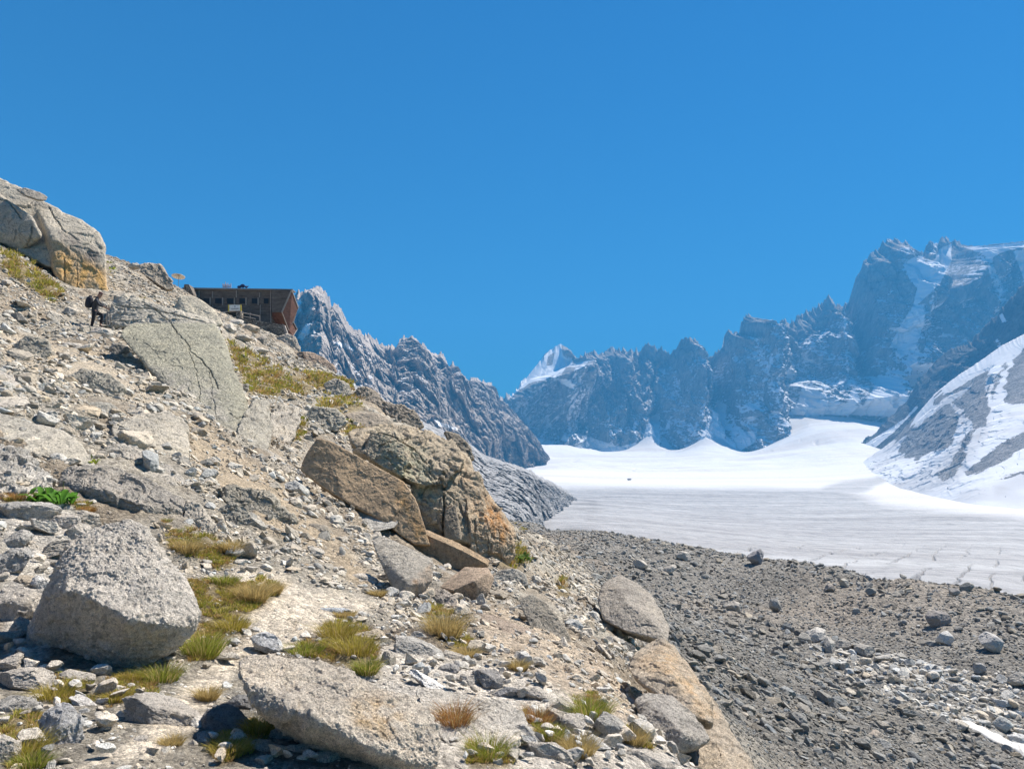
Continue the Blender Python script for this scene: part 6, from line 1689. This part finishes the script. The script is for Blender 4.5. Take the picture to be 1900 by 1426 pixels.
# ------------------------------------------------------------------ the hiker
HK = float(hit(172, 612)[0])
def J(u, v, dy=0.0):
    return P(u, v, HK + dy)
def skin(name, nodes, edges, mat, parent=None, sub=2, root=0):
    """nodes: (u, v, dy, r)"""
    me = bpy.data.meshes.new(name)
    off = np.array(parent.location) if parent is not None else np.zeros(3)
    me.from_pydata([tuple(J(a, b_, c) - off) for a, b_, c, r in nodes], edges, [])
    o = bpy.data.objects.new(name, me); COL.objects.link(o)
    m = o.modifiers.new('s', 'SKIN'); m.use_smooth_shade = True
    for i, (a, b_, c, r) in enumerate(nodes):
        rr = r if isinstance(r, tuple) else (r, r)
        me.skin_vertices[0].data[i].radius = rr
        me.skin_vertices[0].data[i].use_root = (i == root)
    s = o.modifiers.new('d', 'SUBSURF'); s.levels = sub; s.render_levels = sub
    dg = bpy.context.evaluated_depsgraph_get()
    dg.update()
    nm = bpy.data.meshes.new_from_object(o.evaluated_get(dg))
    o.modifiers.clear(); o.data = nm; nm.name = name
    nm.materials.clear(); nm.materials.append(mat)
    nm.polygons.foreach_set('use_smooth', [True] * len(nm.polygons))
    if parent is not None: o.parent = parent
    return o
SKIN = plain('skin', (0.42, 0.24, 0.17)); HAIR = plain('dark_hair', (0.03, 0.02, 0.015)); JACK = plain('charcoal_jacket', (0.04, 0.042, 0.05)); TROU = plain('black_trousers', (0.02, 0.02, 0.024))
PACK = plain('backpack_fabric', (0.03, 0.032, 0.045)); STEEL = plain('pole_metal', (0.3, 0.3, 0.32), 0.4, 0.5)
hk = thing('person', J(178, 610), 'hiker in dark clothes and cap walking right uphill with poles and backpack', 'person')
body_n = [(175.5, 577, 0, 0.1), (177, 567, 0, 0.1), (178.4, 558, 0, 0.1), (181.5, 552.5, 0, 0.06), (184.5, 549.2, 0, 0.075), (186.4, 545.6, 0, (0.095, 0.1)), (186.2, 542.8, 0, 0.07),
          (179, 556, -0.19, 0.045), (183.6, 565.5, -0.24, 0.036), (193, 569.2, -0.22, 0.034), (196, 570.2, -0.2, 0.03),
          (179, 556, 0.19, 0.045), (188, 564.5, 0.26, 0.036), (197.5, 571.5, 0.2, 0.034), (200.4, 572.6, 0.18, 0.03),
          (175, 580, -0.1, 0.075), (173, 591, -0.12, 0.062), (169.3, 607, -0.1, 0.042), (168.8, 611, -0.1, 0.045), (172.4, 612.2, -0.1, 0.03),
          (177, 579.5, 0.1, 0.075), (190.5, 584.5, 0.12, 0.062), (186.6, 600, 0.12, 0.042), (186.4, 604, 0.12, 0.045), (191.5, 605.4, 0.12, 0.03),
          (188.8, 547.8, 0, 0.035)]
body_e = [(0, 1), (1, 2), (2, 3), (3, 4), (4, 5), (5, 6), (2, 7), (7, 8), (8, 9), (9, 10), (2, 11), (11, 12), (12, 13), (13, 14), (0, 15), (15, 16), (16, 17), (17, 18), (18, 19), (0, 20), (20, 21), (21, 22), (22, 23), (23, 24), (4, 25)]
for hb, dy in ((10, -0.2), (14, 0.18)):
    for kf in range(4):
        i0 = len(body_n); u, v = body_n[hb][0], body_n[hb][1]
        body_n += [(u + 1.6, v - 0.6 + kf * 0.75, dy - 0.01, 0.011), (u + 2.7, v + 0.4 + kf * 0.7, dy + 0.03, 0.009), (u + 1.9, v + 1.3 + kf * 0.55, dy + 0.05, 0.008)]
        body_e += [(hb, i0), (i0, i0 + 1), (i0 + 1, i0 + 2)]
    i0 = len(body_n); body_n += [(u + 0.6, v - 1.4, dy + 0.03, 0.012), (u + 1.9, v - 1.6, dy + 0.05, 0.009)]; body_e += [(hb, i0), (i0, i0 + 1)]
skin('body', body_n, body_e, SKIN, hk, 2)
skin('jacket', [(175.0, 580.5, 0, (0.165, 0.15)), (177, 567, 0, (0.165, 0.15)), (178.4, 558, 0, (0.18, 0.155)), (181.4, 553.2, 0, 0.075), (178.8, 556, -0.2, 0.08), (183.6, 565.5, -0.25, 0.062), (192.5, 569, -0.22, 0.046),
                (178.8, 556, 0.2, 0.08), (188, 564.5, 0.27, 0.062), (197, 571.3, 0.2, 0.046)], [(0, 1), (1, 2), (2, 3), (2, 4), (4, 5), (5, 6), (2, 7), (7, 8), (8, 9)], JACK, hk)
skin('trousers', [(175.8, 573, 0, (0.145, 0.14)), (175.2, 579.5, -0.08, 0.115), (173, 591, -0.12, 0.082), (169.2, 607.5, -0.1, 0.062), (177.4, 579.5, 0.08, 0.115), (190.5, 584.7, 0.12, 0.082), (186.6, 600.5, 0.12, 0.062)],
     [(0, 1), (1, 2), (2, 3), (0, 4), (4, 5), (5, 6)], TROU, hk)
skin('boot', [(168.6, 608.6, -0.1, 0.056), (168.2, 611.6, -0.1, 0.056), (172.6, 612.4, -0.1, 0.042)], [(0, 1), (1, 2)], TROU, hk)
skin('boot', [(186.4, 601.8, 0.12, 0.056), (186.0, 604.6, 0.12, 0.056), (191.4, 605.6, 0.12, 0.042)], [(0, 1), (1, 2)], TROU, hk)
skin('cap', [(184.6, 544.6, 0, 0.1), (186.4, 543.6, 0, (0.112, 0.09)), (188.6, 544, 0, (0.09, 0.04)), (191.8, 545.0, 0, (0.07, 0.014))], [(0, 1), (1, 2), (2, 3)], plain('dark_red_cap', (0.1, 0.035, 0.04)), hk)
skin('hair', [(183.6, 546.6, 0, 0.075), (183.2, 549.4, 0, 0.05)], [(0, 1)], HAIR, hk)
for dy in (-0.032, 0.032):
    skin('eye', [(189.4, 546.6, dy, 0.011), (189.7, 546.6, dy, 0.008)], [(0, 1)], BLACK, hk, 1)
skin('nose', [(189.4, 547.2, 0, 0.016), (190.3, 548.0, 0, 0.012)], [(0, 1)], SKIN, hk, 1)
bp = thing('backpack', J(168, 573), 'large dark backpack worn by the hiker', 'backpack')
skin('bag', [(164.5, 572, 0, (0.15, 0.15)), (164.2, 564, 0, (0.175, 0.19)), (166.4, 555, 0, (0.16, 0.17)), (168.6, 549.6, 0, (0.11, 0.13))], [(0, 1), (1, 2), (2, 3)], PACK, bp)
skin('lid', [(165.8, 549.8, 0, (0.12, 0.07)), (170.6, 548.8, 0, (0.12, 0.07))], [(0, 1)], BLACK, bp)
skin('strap', [(172.5, 551.5, -0.14, 0.025), (178.5, 550.8, -0.14, 0.028), (182.4, 556, -0.15, 0.026), (181, 565, -0.16, 0.022), (174, 571, -0.15, 0.022)], [(0, 1), (1, 2), (2, 3), (3, 4)], BLACK, bp)
for (u, v, u2, v2, dy, lb) in ((197.6, 567.6, 201.5, 603, -0.19, 'thin trekking pole held in the nearer hand of the hiker'), (202.2, 567.6, 206.5, 601, 0.2, 'thin trekking pole held in the farther hand of the hiker')):
    tp = thing('trekking_pole', J(u2, v2, dy), lb, 'trekking pole')
    bar('shaft', J(u, v, dy), J(u2, v2, dy), 0.017, BLACK, tp)
    bar('grip', J(u - 0.2, v - 1.2, dy), J(u + 0.6, v + 5.0, dy), 0.022, BLACK, tp)
    bar('basket', J(u2 - 0.1, v2 - 2.2, dy), J(u2 - 0.05, v2 - 1.9, dy), 0.04, BLACK, tp)
# ------------------------------------------------------------------ haze
hz = bpy.data.materials.new('haze_air')
hz.use_nodes = True
nt = hz.node_tree
nt.nodes.clear()
out = nt.nodes.new('ShaderNodeOutputMaterial')
pv = nt.nodes.new('ShaderNodeVolumePrincipled')
pv.inputs['Color'].default_value = (0.1, 0.48, 1.0, 1)
pv.inputs['Density'].default_value = 0.00015
pv.inputs['Anisotropy'].default_value = 0.0
nt.links.new(pv.outputs[0], out.inputs['Volume'])
x0, x1, y0, y1, z0, z1 = -4200, 7000, -80, 8200, -420, 1750
vs = [(x, y, z) for x in (x0, x1) for y in (y0, y1) for z in (z0, z1)]
fs = [(0, 1, 3, 2), (4, 6, 7, 5), (0, 4, 5, 1), (2, 3, 7, 6), (0, 2, 6, 4), (1, 5, 7, 3)]
tag(mesh_obj('haze', vs, fs, hz, smooth_shade=False), kind='stuff', label='thin blue mountain air')
